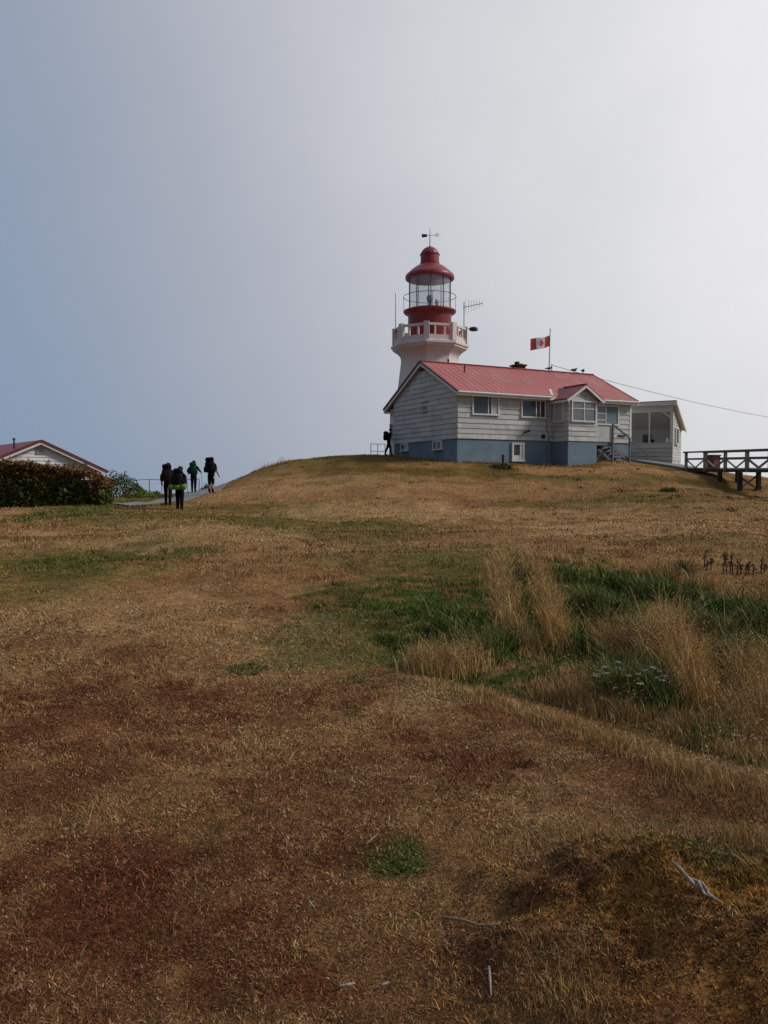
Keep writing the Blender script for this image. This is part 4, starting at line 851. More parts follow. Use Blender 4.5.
# tall tan grass in strips on the right, and longer bleached grass on the banks
def strip_pts(poly, wpx, nn_):
    G = [ground_at(*p) for p in poly]; seg = [math.dist(G[i], G[i + 1]) for i in range(len(G) - 1)]; tot = sum(seg)
    xs, ys = [], []
    for i in range(len(G) - 1):
        m_ = int(nn_ * seg[i] / tot); u = rng.random(m_); a, b_ = np.array(G[i]), np.array(G[i + 1]); p = a + (b_ - a) * u[:, None]
        d = (b_ - a) / (seg[i] + 1e-6); nr = np.array((d[1], -d[0])); ww = wpx / 790 * p[:, 1] * .5
        o_ = np.clip(rng.normal(0, .5, m_), -1.6, 1.6) * ww
        p = p + nr * o_[:, None] + rng.normal(0, .08, (m_, 2)); xs.append(p[:, 0]); ys.append(p[:, 1])
    return np.concatenate(xs), np.concatenate(ys)
TAN = np.array((.49, .305, .120))
xs, ys, hs, cs = [], [], [], []
for poly, wpx, nn_, h_, cl in (
    ([(496, 562), (504, 600), (508, 636)], 18, 3000, .24, TAN), ([(530, 568), (548, 610), (562, 655)], 18, 3000, .25, TAN * (.95, .9, .85)), ([(418, 668), (440, 674), (475, 664)], 30, 3000, .22, TAN * (1.1, 1.15, 1.15)),
    ([(598, 650), (622, 652), (640, 664)], 34, 3000, .32, TAN), ([(656, 628), (680, 665), (702, 706)], 22, 3400, .30, TAN * (1.05, 1, .95)), ([(738, 660), (775, 730)], 24, 2200, .26, TAN * .9), ([(520, 556), (600, 566), (720, 590)], 18, 3600, .14, TAN * 1.05),
    ([(520, 640), (590, 690)], 30, 1300, .14, TAN * .8), ([(700, 690), (780, 760)], 30, 1300, .15, TAN * .75),
    ([(440, 684), (600, 738), (790, 815)], 24, 6500, .085, TAN * .82), ([(520, 684), (660, 724), (790, 772)], 26, 6000, .11, TAN * .85), ([(600, 700), (790, 750)], 24, 2600, .10, TAN * .7), ([(490, 835), (640, 838)], 80, 1800, .04, TAN * .8), ([(690, 790), (790, 860)], 80, 5000, .07, TAN * .7),
    ([(500, 975), (600, 1010)], 70, 2600, .05, TAN * .75), ([(720, 590), (790, 640)], 30, 2200, .20, TAN * .8), ([(230, 478), (330, 460), (460, 464)], 8, 1800, .10, TAN * .7), ([(250, 474), (290, 463)], 3, 260, .34, TAN * .7), ([(462, 463), (510, 465), (552, 467)], 6, 900, .15, TAN * .55), ([(395, 457), (458, 463)], 5, 700, .14, TAN * .55), ([(555, 467), (600, 468)], 5, 500, .14, TAN * .5)):
    a, b_ = strip_pts(poly, wpx, nn_); xs.append(a); ys.append(b_); hs.append(h_ * np.exp(rng.normal(-.1, .33, len(a)))); cs.append(np.tile(np.array(cl), (len(a), 1)) * np.exp(rng.normal(0, .28, (len(a), 1))))
x = np.concatenate(xs); y = np.concatenate(ys); hh = np.concatenate(hs); cc = np.concatenate(cs)
cl_ = np.clip(fbm(x, y, .55, 3, 81) + .75, .25, 1.4); hh = hh * cl_
keep = ~inside_build(x, y); x, y, hh, cc = x[keep], y[keep], hh[keep], cc[keep]
dist = np.hypot(x, y)
tall = blade_mesh('tall_dry_grass', np.stack([x, y, height(x, y) + EYE - .01], 1), hh, hh * rng.uniform(.1, .8, len(x)), np.clip(dist * .00075, .0024, .02) * rng.uniform(.6, 1.4, len(x)), np.clip(cc, .01, .7), M['blade'])
tag(tall, 'tall tan seeding grass in strips on the right of the field', 'tall grass', kind='stuff')

tp_ = TIPS['tall_dry_grass'][(hh > .13) & (rng.random(len(hh)) < .55)]
sd_ = np.repeat(tp_, 4, 0) + rng.normal(0, 1, (len(tp_) * 4, 3)) * np.array((.012, .012, .025))
GG = np.array((.130, .158, .022)); xs, ys, hs, cs = [], [], [], []
for poly, wpx, nn_, h_ in (([(556, 576), (640, 592), (790, 628)], 30, 5200, .15), ([(575, 640), (615, 690), (668, 712)], 26, 2400, .13), ([(585, 602), (615, 612)], 26, 1500, .17), ([(686, 612), (730, 660), (775, 705)], 22, 3000, .16), ([(440, 632), (512, 652)], 24, 2600, .14),
                           ([(320, 604), (400, 612), (490, 622)], 46, 6000, .045), ([(380, 640), (450, 650)], 24, 2600, .05), ([(515, 566), (528, 610)], 14, 1200, .14), ([(640, 640), (656, 690)], 14, 1300, .15), ([(700, 735), (768, 770)], 14, 900, .10), ([(368, 858), (425, 862)], 24, 170, .022), ([(665, 842), (735, 858)], 20, 130, .035)):
    a, b_ = strip_pts(poly, wpx, nn_); xs.append(a); ys.append(b_); hs.append(h_ * np.exp(rng.normal(-.15, .4, len(a)))); k_ = rng.random((len(a), 1)); cs.append((GG * k_ + np.array((.050, .075, .014)) * (1 - k_)) * np.exp(rng.normal(0, .3, (len(a), 1))))
gx_ = np.concatenate(xs); gy_ = np.concatenate(ys); gh_ = np.concatenate(hs) * np.clip(fbm(gx_, gy_, .45, 3, 85) + .8, .25, 1.5); gc_ = np.concatenate(cs); gd_ = np.hypot(gx_, gy_)
tag(blade_mesh('green_undergrowth', np.stack([gx_, gy_, height(gx_, gy_) + EYE - .01], 1), gh_, gh_ * rng.uniform(.3, 1.3, len(gx_)), np.clip(gd_ * .0014, .004, .03) * rng.uniform(.6, 1.5, len(gx_)), np.clip(gc_, .004, .5), M['leaf']), 'fresh green undergrowth in bands between the tan grass strips', 'undergrowth', kind='stuff')
# leafy plants: many small leaves spread through a volume
def leaves(name, pts, size, colr, m, parent=None, upb=.35):
    n_ = len(pts); nrm = rng.normal(0, 1, (n_, 3)); nrm[:, 2] += upb * 2; nrm /= np.linalg.norm(nrm, axis=1)[:, None]
    t_ = np.cross(nrm, rng.normal(0, 1, (n_, 3))); t_ /= np.linalg.norm(t_, axis=1)[:, None]; b_ = np.cross(nrm, t_)
    s_ = (np.asarray(size) * rng.uniform(.6, 1.4, n_))[:, None]
    V = np.stack([pts - t_ * s_, pts - b_ * s_ * .45 + nrm * s_ * .12, pts + t_ * s_, pts + b_ * s_ * .45 + nrm * s_ * .12], 1).reshape(-1, 3)
    me = bpy.data.meshes.new(name); me.vertices.add(len(V)); me.vertices.foreach_set('co', V.ravel()); set_faces(me, np.arange(n_ * 4), np.full(n_, 4))
    set_col(me, np.repeat(np.clip(colr, .003, .6), 4, 0)); me.materials.append(m)
    o = bpy.data.objects.new(name, me); col.objects.link(o)
    if parent: o.parent = parent
    return o
LG = np.array((.100, .135, .022)); DG = np.array((.044, .064, .012)); OR = np.array((.125, .062, .022))
tag(leaves('seed_heads', sd_, .0075, np.array((.36, .225, .105)) * np.exp(rng.normal(0, .3, (len(sd_), 1))), M['blade']), 'feathery pale seed heads over the tall tan grass', 'seed heads', kind='stuff')
# hedge in front of the left house
hr = empty('hedge', (-16.5, 36, -1.2 + EYE), 0, 'long clipped hedge with orange-brown new growth on top, before the left house', 'hedge')
hx0, hx1 = -9, 3.9
def htop(x): return 2.22 - .10 * (x + 2)                          # falls a little to the right
Nh = 24000; hxx = rng.uniform(hx0, hx1, Nh); hyy = rng.uniform(-.8, .8, Nh); face = rng.random(Nh)
tp = htop(hxx) + .16 * fbm(hxx, hyy, .8, 3, 91) + .04 * rng.normal(0, 1, Nh); tp *= 1 - .22 * ss(3.0, 3.9, hxx)
hz = np.where(face < .45, tp - rng.exponential(.1, Nh), rng.random(Nh) * tp); hyy = np.where(face >= .45, -.8 + rng.exponential(.12, Nh) - .22 * fbm(hxx, hz, .7, 3, 95), hyy)
endm = face > .92; hxx = np.where(endm, hx1 - rng.exponential(.1, Nh), hxx); hyy = np.where(endm, rng.uniform(-.8, .8, Nh), hyy)
rel = hz / np.maximum(tp, .1); tp = htop(hxx) * (1 - .22 * ss(3.0, 3.9, hxx)) + .16 * fbm(hxx, hyy, .8, 3, 91) + .05 * np.abs(rng.normal(0, 1, Nh)); hz = np.minimum(hz, tp); rel = hz / np.maximum(tp, .1)
orf = np.clip(ss(.48, 1.0, rel + .35 * fbm(hxx, hz, .6, 3, 99)) + .40 * (rng.random(Nh) < .35), 0, 1)[:, None]
hc = (DG * .95 * (1 - orf) + OR * 1.35 * orf) * np.exp(rng.normal(0, .4, (Nh, 1)))
leaves('foliage', np.stack([hxx, hyy, hz], 1), .075 * np.exp(rng.normal(0, .3, Nh)), hc, M['leaf'], hr)
ns_ = 150; sx = rng.uniform(hx0, hx1, ns_); sy = rng.uniform(-.8, .7, ns_); sh = rng.uniform(.12, .42, ns_); SP = []; 
mbs = MB()
for a, b_, h_ in zip(sx, sy, sh):
    t0 = htop(a) * (.8 if a > 3.3 else 1) - .05; lx_ = rng.normal(0, .08); mbs.tube([(a, b_, t0 - .2), (a + lx_, b_, t0 + h_)], [.008, .004], 4)
    for q_ in range(9): f = rng.random(); SP.append((a + lx_ * f + rng.normal(0, .04), b_ + rng.normal(0, .04), t0 + h_ * f))
SP = np.array(SP); mbs.build('shoot_stems', M['twig'], hr); leaves('shoots', SP, .06, OR * 1.4 * np.exp(rng.normal(0, .35, (len(SP), 1))), M['leaf'], hr)
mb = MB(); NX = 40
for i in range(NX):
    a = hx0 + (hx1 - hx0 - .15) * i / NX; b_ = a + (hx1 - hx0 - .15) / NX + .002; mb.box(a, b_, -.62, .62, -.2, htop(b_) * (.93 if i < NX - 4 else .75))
mb.build('hedge_core', M['hedgecore'], hr)  # solid dark green filler boxes, added so nothing shows through the leaves
def bush(px_x, y, w_, d_, h_, label, c1, c2, nn_=1500, sz=.06, cat='bush', group=None, name='bush', flowers=False, x=None):
    x = (px_x - 384) / 790 * y if x is None else x; o = empty(name, (x, y, gz(x, y) + EYE), rng.uniform(0, 6), label, cat, group)
    th = rng.uniform(0, 2 * np.pi, nn_); rr = np.sqrt(rng.random(nn_)); X1, Y1 = rr * np.cos(th), rr * np.sin(th)
    lump = .72 + .75 * (fbm(X1 * 2 + x, Y1 * 2 + y, .7, 3, 7) + .1); zt = h_ * np.clip((1 - rr ** 2.2) ** .6, .04, 1) * lump
    Z1 = zt * (1 - rng.exponential(.22, nn_).clip(0, .95))
    f = rng.random((nn_, 1)); cc = (c1 * f + c2 * (1 - f)) * np.exp(rng.normal(0, .35, (nn_, 1)))
    if cat == 'weeds':
        k2 = nn_ * 2; nl = 6; lx = rng.uniform(-.75, .75, nl); ly = rng.uniform(-.75, .75, nl); lh = rng.uniform(.45, 1.15, nl); li = rng.integers(0, nl, k2)
        ux, uy = lx[li] + rng.normal(0, .30, k2), ly[li] + rng.normal(0, .30, k2); r2 = np.hypot(ux - lx[li], uy - ly[li]) / .55; bx, by = ux * w_ / 2, uy * d_ / 2
        hb = h_ * np.exp(rng.normal(-.25, .35, k2)) * np.clip(1.1 - .6 * r2, .2, 1) * lh[li]
        c3 = math.cos(o.rotation_euler.z); s3 = math.sin(o.rotation_euler.z); bz = height(x + bx * c3 - by * s3, y + bx * s3 + by * c3) - gz(x, y) - .01
        f2 = rng.random((k2, 1)); cb = (c1 * f2 + c2 * (1 - f2)) * np.exp(rng.normal(.2, .42, (k2, 1))); sw = rng.random(k2) < .22; cb[sw] = np.array((.33, .20, .085)) * np.exp(rng.normal(0, .3, (sw.sum(), 1)))
        blade_mesh('blades', np.stack([bx, by, bz], 1), hb, hb * rng.uniform(.2, 1.0, k2), np.full(k2, sz * .36) * rng.uniform(.6, 1.4, k2), np.clip(cb, .003, .5), M['leaf'], o)
        sel = (rng.random(nn_) < .25) & (Z1 < h_ * .6); X1, Y1, Z1, cc = X1[sel], Y1[sel], Z1[sel], cc[sel]
    leaves('foliage', np.stack([X1 * w_ / 2, Y1 * d_ / 2, Z1 + .01], 1), sz * (.6 if cat == 'weeds' else 1), cc, M['leaf'], o)
    if flowers:
        for i in range(26):
            a = rng.uniform(0, 6.28); r_ = math.sqrt(rng.random()); fx_, fy_ = r_ * math.cos(a) * w_ * .5, r_ * math.sin(a) * d_ * .5; fh = h_ * (.8 + .3 * rng.random()) * (1 - .45 * r_ * r_)
            s_ = .009 + .010 * rng.random(); mb = MB()
            mb.tube([(fx_ * .99, fy_ * .99, fh * .93), (fx_, fy_, fh)], [.0015, .0015], 4)
            for q_ in range(9):
                b = q_ * 2.4; r2 = s_ * 1.5 * math.sqrt(q_ / 9); mb.blob((fx_ + r2 * math.cos(b), fy_ + r2 * math.sin(b), fh + rng.normal(0, .002)), (s_ * .42, s_ * .42, .004), 6, 4)
            mb.build('flower_head', M['yarrow'], o)
    mb = MB()
    for i in range(7):
        a = i * .9; mb.tube([(0.1 * w_ * math.cos(a), .1 * d_ * math.sin(a), -.03), (.3 * w_ * math.cos(a), .3 * d_ * math.sin(a), h_ * .55)], [max(.004, .012 * w_), .003], 5)
    mb.build('stems', M['twig'], o)
    return o
bush(120, 42.5, 3.2, 1.8, 1.25, 'dark green shrub at the right end of the hedge on the skyline', LG * .8, DG, 2600, .07)
bush(146, 41.0, 2.2, 1.2, .35, 'low yellow-green shrub on the lawn left of the hikers', LG * 1.4, LG, 900, .06)
bush(211, 50.5, 1.7, 1.2, .78, 'dark bush on the skyline between the two far hikers', DG, DG * .8, 1200, .07)
def weed(px, py, wpx, hpx, label, c1=LG, c2=DG, nn_=900, sz=None, flowers=False, dep=1.0, group=None):
    x, y = ground_at(px, py); s_ = y / 790
    w_ = wpx * s_; h_ = hpx * s_
    bush(0, y + w_ * .0, w_, w_ * dep, h_, label, c1, c2, nn_, sz or max(.018, .0022 * y), 'weeds', group, 'weed_clump', flowers, x=x)
weed(592, 612, 46, 24, 'dark green weed clump beside the tan grass strip, left of the long green band', LG, DG, 1200)
weed(655, 597, 70, 22, 'long low green weed clump in the middle of the field on the right', LG, DG, 1600)
weed(668, 576, 42, 17, 'dark olive weed clump left of the dead brown stalks', DG, DG * 1.2, 900)
weed(478, 654, 62, 30, 'bright green weed clump right of the green lawn patch', LG * 1.15, DG, 1500)
weed(632, 700, 78, 36, 'green yarrow clump with flat white flower heads', LG * .9, DG, 1900, flowers=True)
weed(716, 640, 62, 36, 'green weed clump between two tall tan grass strips at the right', LG, DG, 1400)
weed(762, 625, 44, 30, 'green weed clump at the right edge of the picture below the dead stalks', LG * .9, DG, 900)
weed(520, 585, 26, 22, 'narrow green weed clump between the two leftmost tan grass strips', LG, DG, 600)
weed(560, 580, 44, 15, 'low green weed clump at the top of the tan grass strips', LG, DG, 700)
weed(396, 866, 66, 6, 'small flat green weed patch in the brown turf near the viewer', LG * .8, LG * .5, 260)
weed(246, 671, 44, 5, 'tiny flat green weed patch alone in the straw turf', LG * .8, DG, 600)
weed(690, 846, 110, 5, 'low dark green weeds in the hollow behind the mossy hummock', DG * 1.3, DG, 300)
weed(668, 492, 15, 6, 'dark small weed clump on the bank below the walkway', DG, DG * .8, 400)
weed(501, 468, 24, 5, 'dark low plants round the short black post on the bank', DG * .7, DG * .5, 500)
# dead brown dock stalks
dx = 0
for i, (px, py, hpx, lab) in enumerate(((704, 567, 17, None), (706, 571, 10, None), (711, 570, 12, None), (723, 574, 20, None), (727, 575, 23, None), (730, 573, 20, None), (733, 575, 14, None), (737, 575, 16, None), (741, 574, 10, None), (745, 576, 15, None), (749, 573, 9, None), (753, 575, 11, None), (761, 574, 16, None), (764, 573, 9, None))):
    x, y = ground_at(px, py); h_ = hpx * y / 790
    s_ = empty('dead_stalk', (x, y, gz(x, y) + EYE), 0, 'dead dark brown dock stalk standing in the row of stalks at the right edge', 'plant stalk', 'dead brown stalks')
    mb = MB(); tx = rng.normal(0, .04); mb.tube([(0, 0, -.02), (tx * .4, 0, h_ * .5), (tx, .01, h_)], [.012, .010, .006], 5); mb.build('stem', M['wooddark'], s_)
    nn_ = 60; f = (np.arange(nn_) / nn_) ** .8; pp = np.stack([tx * f + rng.normal(0, .022, nn_), rng.normal(0, .022, nn_), h_ * (.35 + .65 * f)], 1)
    leaves('seed_head', pp, .019, np.array((.065, .036, .022)) * np.exp(rng.normal(0, .3, (nn_, 1))), M['leaf'], s_)
# post on the bank
x, y = ground_at(503, 468); pt = empty('post', (x, y, gz(x, y) + EYE), 0, 'short black post standing on the bank before the blue foundation', 'post')
mb = MB(); mb.tube([(0, 0, -.1), (0, 0, .66)], .075, 10); mb.build('shaft', M['ironblack'], pt); mb = MB(); mb.lathe([(.1, .662), (.1, .72), (.02, .76)], 10); mb.build('cap', M['ironblack'], pt)

# ------------------------------------------------------------------ sticks and driftwood
def lay(name, pxs, r, m_, label, lift=.02, cat='stick', n_=6):
    P_ = [ground_at(*p) for p in pxs]; x0, y0 = P_[0]; z0 = gz(x0, y0)
    pts = [(a - x0, b_ - y0, gz(a, b_) - z0 + lift + .012 * math.sin(3 * i)) for i, (a, b_) in enumerate(P_)]
    return pts, (x0, y0, z0 + EYE)
dw = None
pts, loc = lay('driftwood', [(671, 872), (681, 882), (690, 889), (699, 897), (708, 903), (717, 913)], .02, None, '', .03)
dw = empty('driftwood', loc, 0, 'bleached forked driftwood root lying on the far side of the mossy hummock', 'driftwood')
DP = smooth_line([(a, b_, c_) for a, b_, c_ in pts], 40)
def strand(nm, i0, i1, ph, amp, r0, m_):
    q_ = []; rr = []
    for i in range(i0, i1):
        f = (i - i0) / max(1, i1 - i0 - 1); a = ph + i * .17; env = amp * math.sin(math.pi * min(1, f * 1.1 + .04))
        q_.append(DP[i] + Vector((env * math.cos(a) + random.uniform(-.001, .001), env * .6 * math.cos(a + .5), .006 + env * .8 * math.sin(a)))); rr.append(r0 * (.55 + .5 * math.sin(math.pi * f) + random.uniform(-.15, .15)))
    mb = MB(); mb.tube(q_, rr, 7); mb.build(nm, m_, dw, smooth=True)
nP = len(DP)
strand('trunk', 0, nP // 3, 0, .004, .0075, M['twig']); 
for k_, (i0, i1, r0) in enumerate(((nP // 4, nP, .0060), (nP // 4 + 1, nP - 3, .0052), (nP // 3, nP - 1, .0045), (nP // 2, nP - 2, .0060), (nP // 2 + 2, nP, .0040))): strand('strand', i0, i1, k_ * 1.35, (.010, .016, .012, .018, .020)[k_], r0, M['bleached'])
for pxs, r, m_, lab in (([(441, 922), (462, 925), (480, 930), (500, 931)], .005, M['twig'], 'long thin brown twig lying left of the mossy hummock'),
                        ([(489, 972), (490, 985), (491, 1000)], .004, M['bleached'], 'thin pale stick lying at the foot of the hummock'),
                        ([(338, 992), (355, 989)], .005, M['bleached'], 'short pale stick near the bottom edge, left of its smaller twin'),
                        ([(380, 991), (389, 988)], .005, M['bleached'], 'smallest pale stick near the bottom edge, right of a longer one'),
                        ([(309, 905), (314, 913)], .004, M['bleached'], 'tiny pale stick on the rust brown turf in mid foreground'),
                        ([(366, 848), (378, 838)], .004, M['twig'], 'thin bent twig beside the flat green weed patch')):
    pts, loc = lay('stick', pxs, r, m_, lab, .018)
    o = empty('stick', loc, 0, lab, 'stick'); mb = MB(); mb.tube(pts, [r] + [r * .9] * (len(pts) - 2) + [r * .6], 6); mb.build('twig', m_, o, smooth=True)

# ------------------------------------------------------------------ people with packs
def person(loc, rz, pose, label, top, legs, boots, sleeves=True, shorts=False, hat=None, H=1.75):
    o = empty('person', loc, rz, label, 'person')
    s_ = H / 1.75; J = {}; Rd = {}; Ed = []
    def j(n_, p, r, par=None):
        J[n_] = Vector(p) * s_; Rd[n_] = r * s_
        if par: Ed.append((par, n_))
    lean = pose.get('lean', .06)
    j('pelvis', (0, 0, .95), .135); j('belly', (0, lean * .4, 1.10), .125, 'pelvis'); j('chest', (0, lean * .8, 1.30), .145, 'belly'); j('upper', (0, lean, 1.42), .115, 'chest')
    j('neck', (0, lean + .02, 1.52), .055, 'upper'); j('jaw', (0, lean + .06, 1.59), .075, 'neck'); j('head', (0, lean + .055, 1.66), .096, 'jaw'); j('crown', (0, lean + .04, 1.74), .06, 'head')
    j('nose', (0, lean + .165, 1.645), .015, 'head')
    for sg, sd in ((-1, 'l'), (1, 'r')):
        j('ear' + sd, (sg * .088, lean + .05, 1.65), .018, 'head')
        st_ = pose['stride'] * (1 if sd == 'l' else -1); kb = .05 if st_ > 0 else .0
        j('hip' + sd, (sg * .095, 0, .90), .118, 'pelvis'); j('knee' + sd, (sg * .105, st_ * .45 + kb, .50), .088, 'hip' + sd); j('calf' + sd, (sg * .105, st_ * .7 + kb * .4 - .02, .34), .080, 'knee' + sd)
        j('ankle' + sd, (sg * .11, st_ - (.02), .09), .062, 'calf' + sd); j('heel' + sd, (sg * .11, st_ - .04, .045), .052, 'ankle' + sd); j('toe' + sd, (sg * .12, st_ + .15, .035), .042, 'heel' + sd)
        j('sho' + sd, (sg * .185, lean, 1.42), .080, 'upper')
        el, ha = pose['arm_' + sd]
        j('elb' + sd, (sg * el[0], el[1], el[2]), .062, 'sho' + sd); j('wri' + sd, (sg * ha[0], ha[1], ha[2]), .040, 'elb' + sd)
        d = (J['wri' + sd] - J['elb' + sd]).normalized(); a = d.cross(Vector((0, 1, 0.2))).normalized(); wv = J['wri' + sd] / s_
        pm = wv + d * .07; j('palm' + sd, pm, .030, 'wri' + sd)
        for q_, (of, ln_) in enumerate(((-.027, .06), (-.009, .075), (.009, .07), (.027, .055))):
            b0 = pm + a * of + d * .03; j(f'f{q_}a{sd}', b0, .009, 'palm' + sd); j(f'f{q_}b{sd}', b0 + d * ln_ * .6 + Vector((0, .012, 0)), .0085, f'f{q_}a{sd}'); j(f'f{q_}c{sd}', b0 + d * ln_ * .95 + Vector((0, .03, 0)), .007, f'f{q_}b{sd}')
        j('th1' + sd, wv + d * .035 + Vector((0, .032, 0)), .010, 'palm' + sd); j('th2' + sd, wv + d * .08 + Vector((0, .05, 0)), .008, 'th1' + sd)
    keys = list(J); idx = {k__: i for i, k__ in enumerate(keys)}
    me = bpy.data.meshes.new('body_cage'); me.from_pydata([J[k__] for k__ in keys], [(idx[a], idx[b_]) for a, b_ in Ed], [])
    tmp = bpy.data.objects.new('body_cage', me); col.objects.link(tmp)
    sk = tmp.modifiers.new('skin', 'SKIN'); sk.use_smooth_shade = True
    lay_ = me.skin_vertices[0].data if me.skin_vertices else None
    if lay_ is None: bpy.context.view_layer.update(); lay_ = me.skin_vertices[0].data
    for i, k__ in enumerate(keys): lay_[i].radius = (Rd[k__], Rd[k__] * (.82 if k__ in ('pelvis', 'belly', 'chest', 'upper') else 1)); lay_[i].use_root = (k__ == 'pelvis')
    sb = tmp.modifiers.new('sub', 'SUBSURF'); sb.levels = 1; sb.render_levels = 1
    bpy.context.view_layer.update(); dg = bpy.context.evaluated_depsgraph_get()
    m2 = bpy.data.meshes.new_from_object(tmp.evaluated_get(dg)); m2.name = 'body'
    bpy.data.objects.remove(tmp)
    m2.materials.clear()
    for m_ in (M['skin'], top, legs, boots): m2.materials.append(m_)
    for p in m2.polygons:
        c_ = p.center / s_; k__ = 1
        if c_.z < .11: k__ = 3
        elif c_.z < (.44 if shorts else 0): k__ = 0 if c_.z > .2 else 3
        elif c_.z < .94 and abs(c_.x) < .22 and (c_ - Vector((0, 0, .94))).length < 1: k__ = 2
        if c_.z > 1.54: k__ = 0
        for sd in 'lr':
            if (p.center - J['palm' + sd]).length < .15 * s_ or (p.center - J['wri' + sd]).length < .05 * s_: k__ = 0
            if not sleeves and (p.center - J['wri' + sd]).length < .27 * s_ and abs(c_.x) > .17: k__ = 0
        p.material_index = k__; p.use_smooth = True
    bo_ = bpy.data.objects.new('body', m2); col.objects.link(bo_); bo_.parent = o
    hc_ = J['head']; mb = MB(); mb.blob((hc_.x, hc_.y - .018 * s_, hc_.z + .035 * s_), (.105 * s_, .112 * s_, .10 * s_), 12, 8)
    if hat:
        mb.blob((hc_.x, hc_.y + .02 * s_, hc_.z + .05 * s_), (.15 * s_, .17 * s_, .018), 14, 5); mb.build('hat', hat, o, smooth=True)
    else: mb.build('hair', M['hair'], o, smooth=True)
    return o, J, s_
def pack(po_, J, s_, m1, m2, label, mats_roll=None, hgt=.78, wid=.20):
    c_ = (J['chest'] + J['belly']) / 2
    back = J['chest'].y - .125 * s_
    o = empty('backpack', po_.location, po_.rotation_euler.z, label, 'backpack')
    b0 = .98 * s_; t_ = b0 + hgt * .72
    mb = MB(); mb.blob((0, back - .15, (b0 + t_) / 2), (wid, .15, (t_ - b0) / 2), 16, 12, .55); mb.build('pack_body', m1, o, smooth=True)
    mb = MB(); mb.blob((0, back - .135, t_ + .055), (wid * .95, .16, .12), 14, 9, .65); mb.build('pack_lid', m2, o, smooth=True)
    for sg in (-1, 1):
        mb = MB(); mb.blob((sg * (wid + .02), back - .14, b0 + .17), (.055, .09, .15), 10, 8, .7); mb.build('side_pocket', m2, o, smooth=True)
        mb = MB(); mb.tube([(sg * .11, back - .02, t_ - .03), (sg * .12, J['upper'].y, 1.525 * s_), (sg * .125, J['upper'].y + .12 * s_, 1.42 * s_), (sg * .15, J['chest'].y + .13 * s_, 1.25 * s_), (sg * .17, back - .01, b0 + .1)], .022, 6); mb.build('strap', m2, o, smooth=True)
    mb = MB(); mb.tube([(-.17, back + .02, b0 + .06), (-.17, J['pelvis'].y + .08, b0 + .02), (0, J['pelvis'].y + .16, b0), (.17, J['pelvis'].y + .08, b0 + .02), (.17, back + .02, b0 + .06)], .025, 6); mb.build('hip_belt', m2, o, smooth=True)
    if mats_roll:
        mb = MB(); zr = b0 - .02 * s_
        L = .34; prof = []
        n_ = 18; V = []; F = []
        for xx, rr in ((-L, .02), (-L, .085), (-L + .012, .105), (-.16, .108), (-.155, .098), (-.135, .098), (-.13, .108), (.13, .108), (.135, .098), (.155, .098), (.16, .108), (L - .012, .105), (L, .085), (L, .02)):
            for k__ in range(n_): a = 2 * math.pi * k__ / n_; V.append((xx, back - .2 + rr * math.cos(a), zr + rr * math.sin(a)))
        for i in range(13):
            for k__ in range(n_): F.append((i * n_ + k__, i * n_ + (k__ + 1) % n_, (i + 1) * n_ + (k__ + 1) % n_, (i + 1) * n_ + k__))
        mb.add(V, F); mb.build('sleeping_mat', mats_roll, o, smooth=True)
        for xx in (-.145, .145):
            mb = MB(); mb.tube([(xx, back - .2 + .106 * math.cos(a), zr + .106 * math.sin(a)) for a in [q_ * math.pi / 8 for q_ in range(17)]], .012, 5); mb.build('mat_strap', m2, o)
    return o
def pole(po_, J, side, label, tip):
    o = empty('trekking_pole', po_.location, po_.rotation_euler.z, label, 'trekking pole')
    p = J['palm' + side] + Vector((0, .02, .03)); q_ = Vector(tip)
    w_ = po_.matrix_basis @ q_; q_.z = gz(w_.x, w_.y) + EYE - po_.location.z - .01
    mb = MB(); mb.tube([p, q_], [.014, .008], 6); mb.build('shaft', M['steel'], o)
    mb = MB(); d = (p - q_).normalized(); mb.tube([p - d * .06, p + d * .08], .02, 7); mb.build('grip', M['ironblack'], o)
    mb = MB(); mb.tube([q_ + d * .06, q_ + d * .075], .04, 10); mb.build('basket', M['ironblack'], o)
def at(px, yy): x = (px - 384) / 790 * yy; return (x, yy, gz(x, yy) + EYE)
def onpath(px, yy): a = at(px, yy); return (a[0], a[1], a[2] + .035)
blk = cloth('black_cloth', (.007, .007, .008)); nav = cloth('navy_cloth', (.008, .009, .014)); mar = cloth('maroon_cloth', (.026, .011, .012)); grn = cloth('green_cloth', (.010, .040, .022)); lime = cloth('lime_foam', (.13, .25, .034)); gry = cloth('charcoal_cloth', (.012, .012, .014)); pur = cloth('plum_cloth', (.013, .009, .012)); bt = cloth('boot_leather', (.010, .008, .007))
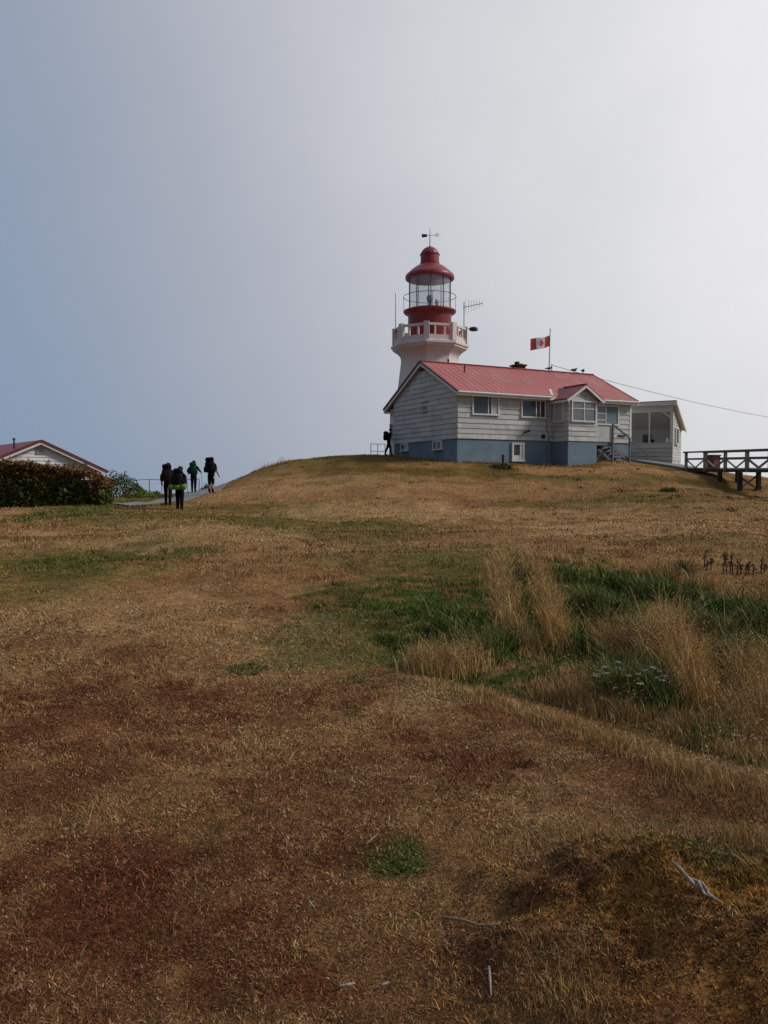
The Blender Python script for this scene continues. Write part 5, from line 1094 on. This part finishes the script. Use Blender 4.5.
armdn = ((.25, -.04, 1.17), (.27, .10, .95)); armbent = ((.26, -.08, 1.16), (.22, .16, 1.10)); armout = ((.34, -.02, 1.20), (.36, .2, 1.12)); armstrap = ((.27, -.02, 1.18), (.14, .17, 1.28))
p, J, s_ = person(at(168, 33.0), R(4), dict(stride=.14, arm_l=armdn, arm_r=armbent, lean=.08), 'leftmost of the four hikers, dark maroon clothes, walking away under a dark pack', mar, pur, bt)
pack(p, J, s_, mar, blk, 'tall dark maroon backpack on the leftmost hiker', hgt=.80); pole(p, J, 'l', 'thin trekking pole on the left side of the leftmost hiker', (-.36, .25, 0))
p, J, s_ = person(at(179.7, 31.4), R(-3), dict(stride=.10, arm_l=armbent, arm_r=armbent, lean=.08), 'nearest hiker in black, walking away with a green mat slung below the pack', blk, blk, bt)
pack(p, J, s_, gry, pur, 'dark grey backpack with a bright green rolled sleeping mat under it', mats_roll=lime, hgt=.76, wid=.19); pole(p, J, 'r', 'trekking pole in the right hand of the nearest hiker', (.42, .1, 0))
p, J, s_ = person(onpath(193.8, 43.8), R(2), dict(stride=.12, arm_l=armout, arm_r=armout, lean=.08), 'farthest hiker, elbows out, walking up the path under a green topped pack', nav, blk, bt, hat=None, H=1.72)
pack(p, J, s_, grn, grn, 'dark green backpack on the farthest hiker', hgt=.72, wid=.19); pole(p, J, 'r', 'trekking pole right of the farthest hiker', (.45, .3, 0)); pole(p, J, 'l', 'trekking pole left of the farthest hiker', (-.42, .3, 0))
p, J, s_ = person(onpath(211.2, 39.3), R(-6), dict(stride=.08, arm_l=armstrap, arm_r=((.27, -.02, 1.15), (.34, .08, .92)), lean=.08), 'rightmost hiker in dark shorts with bare calves, walking up the path', nav, blk, bt, sleeves=False, shorts=True)
pack(p, J, s_, nav, blk, 'big navy black backpack towering over the rightmost hiker', hgt=.84, wid=.22)
xh = .05; yh = 52.6
p, J, s_ = person((xh + .25, yh, gz(xh + .25, yh) + EYE), R(-75), dict(stride=.24, arm_l=armdn, arm_r=armbent, lean=.10), 'person in black with a pack striding past the left corner of the house', blk, blk, bt)
pack(p, J, s_, blk, gry, 'black backpack on the person beside the house corner', hgt=.62, wid=.17)
bpy.context.view_layer.update()
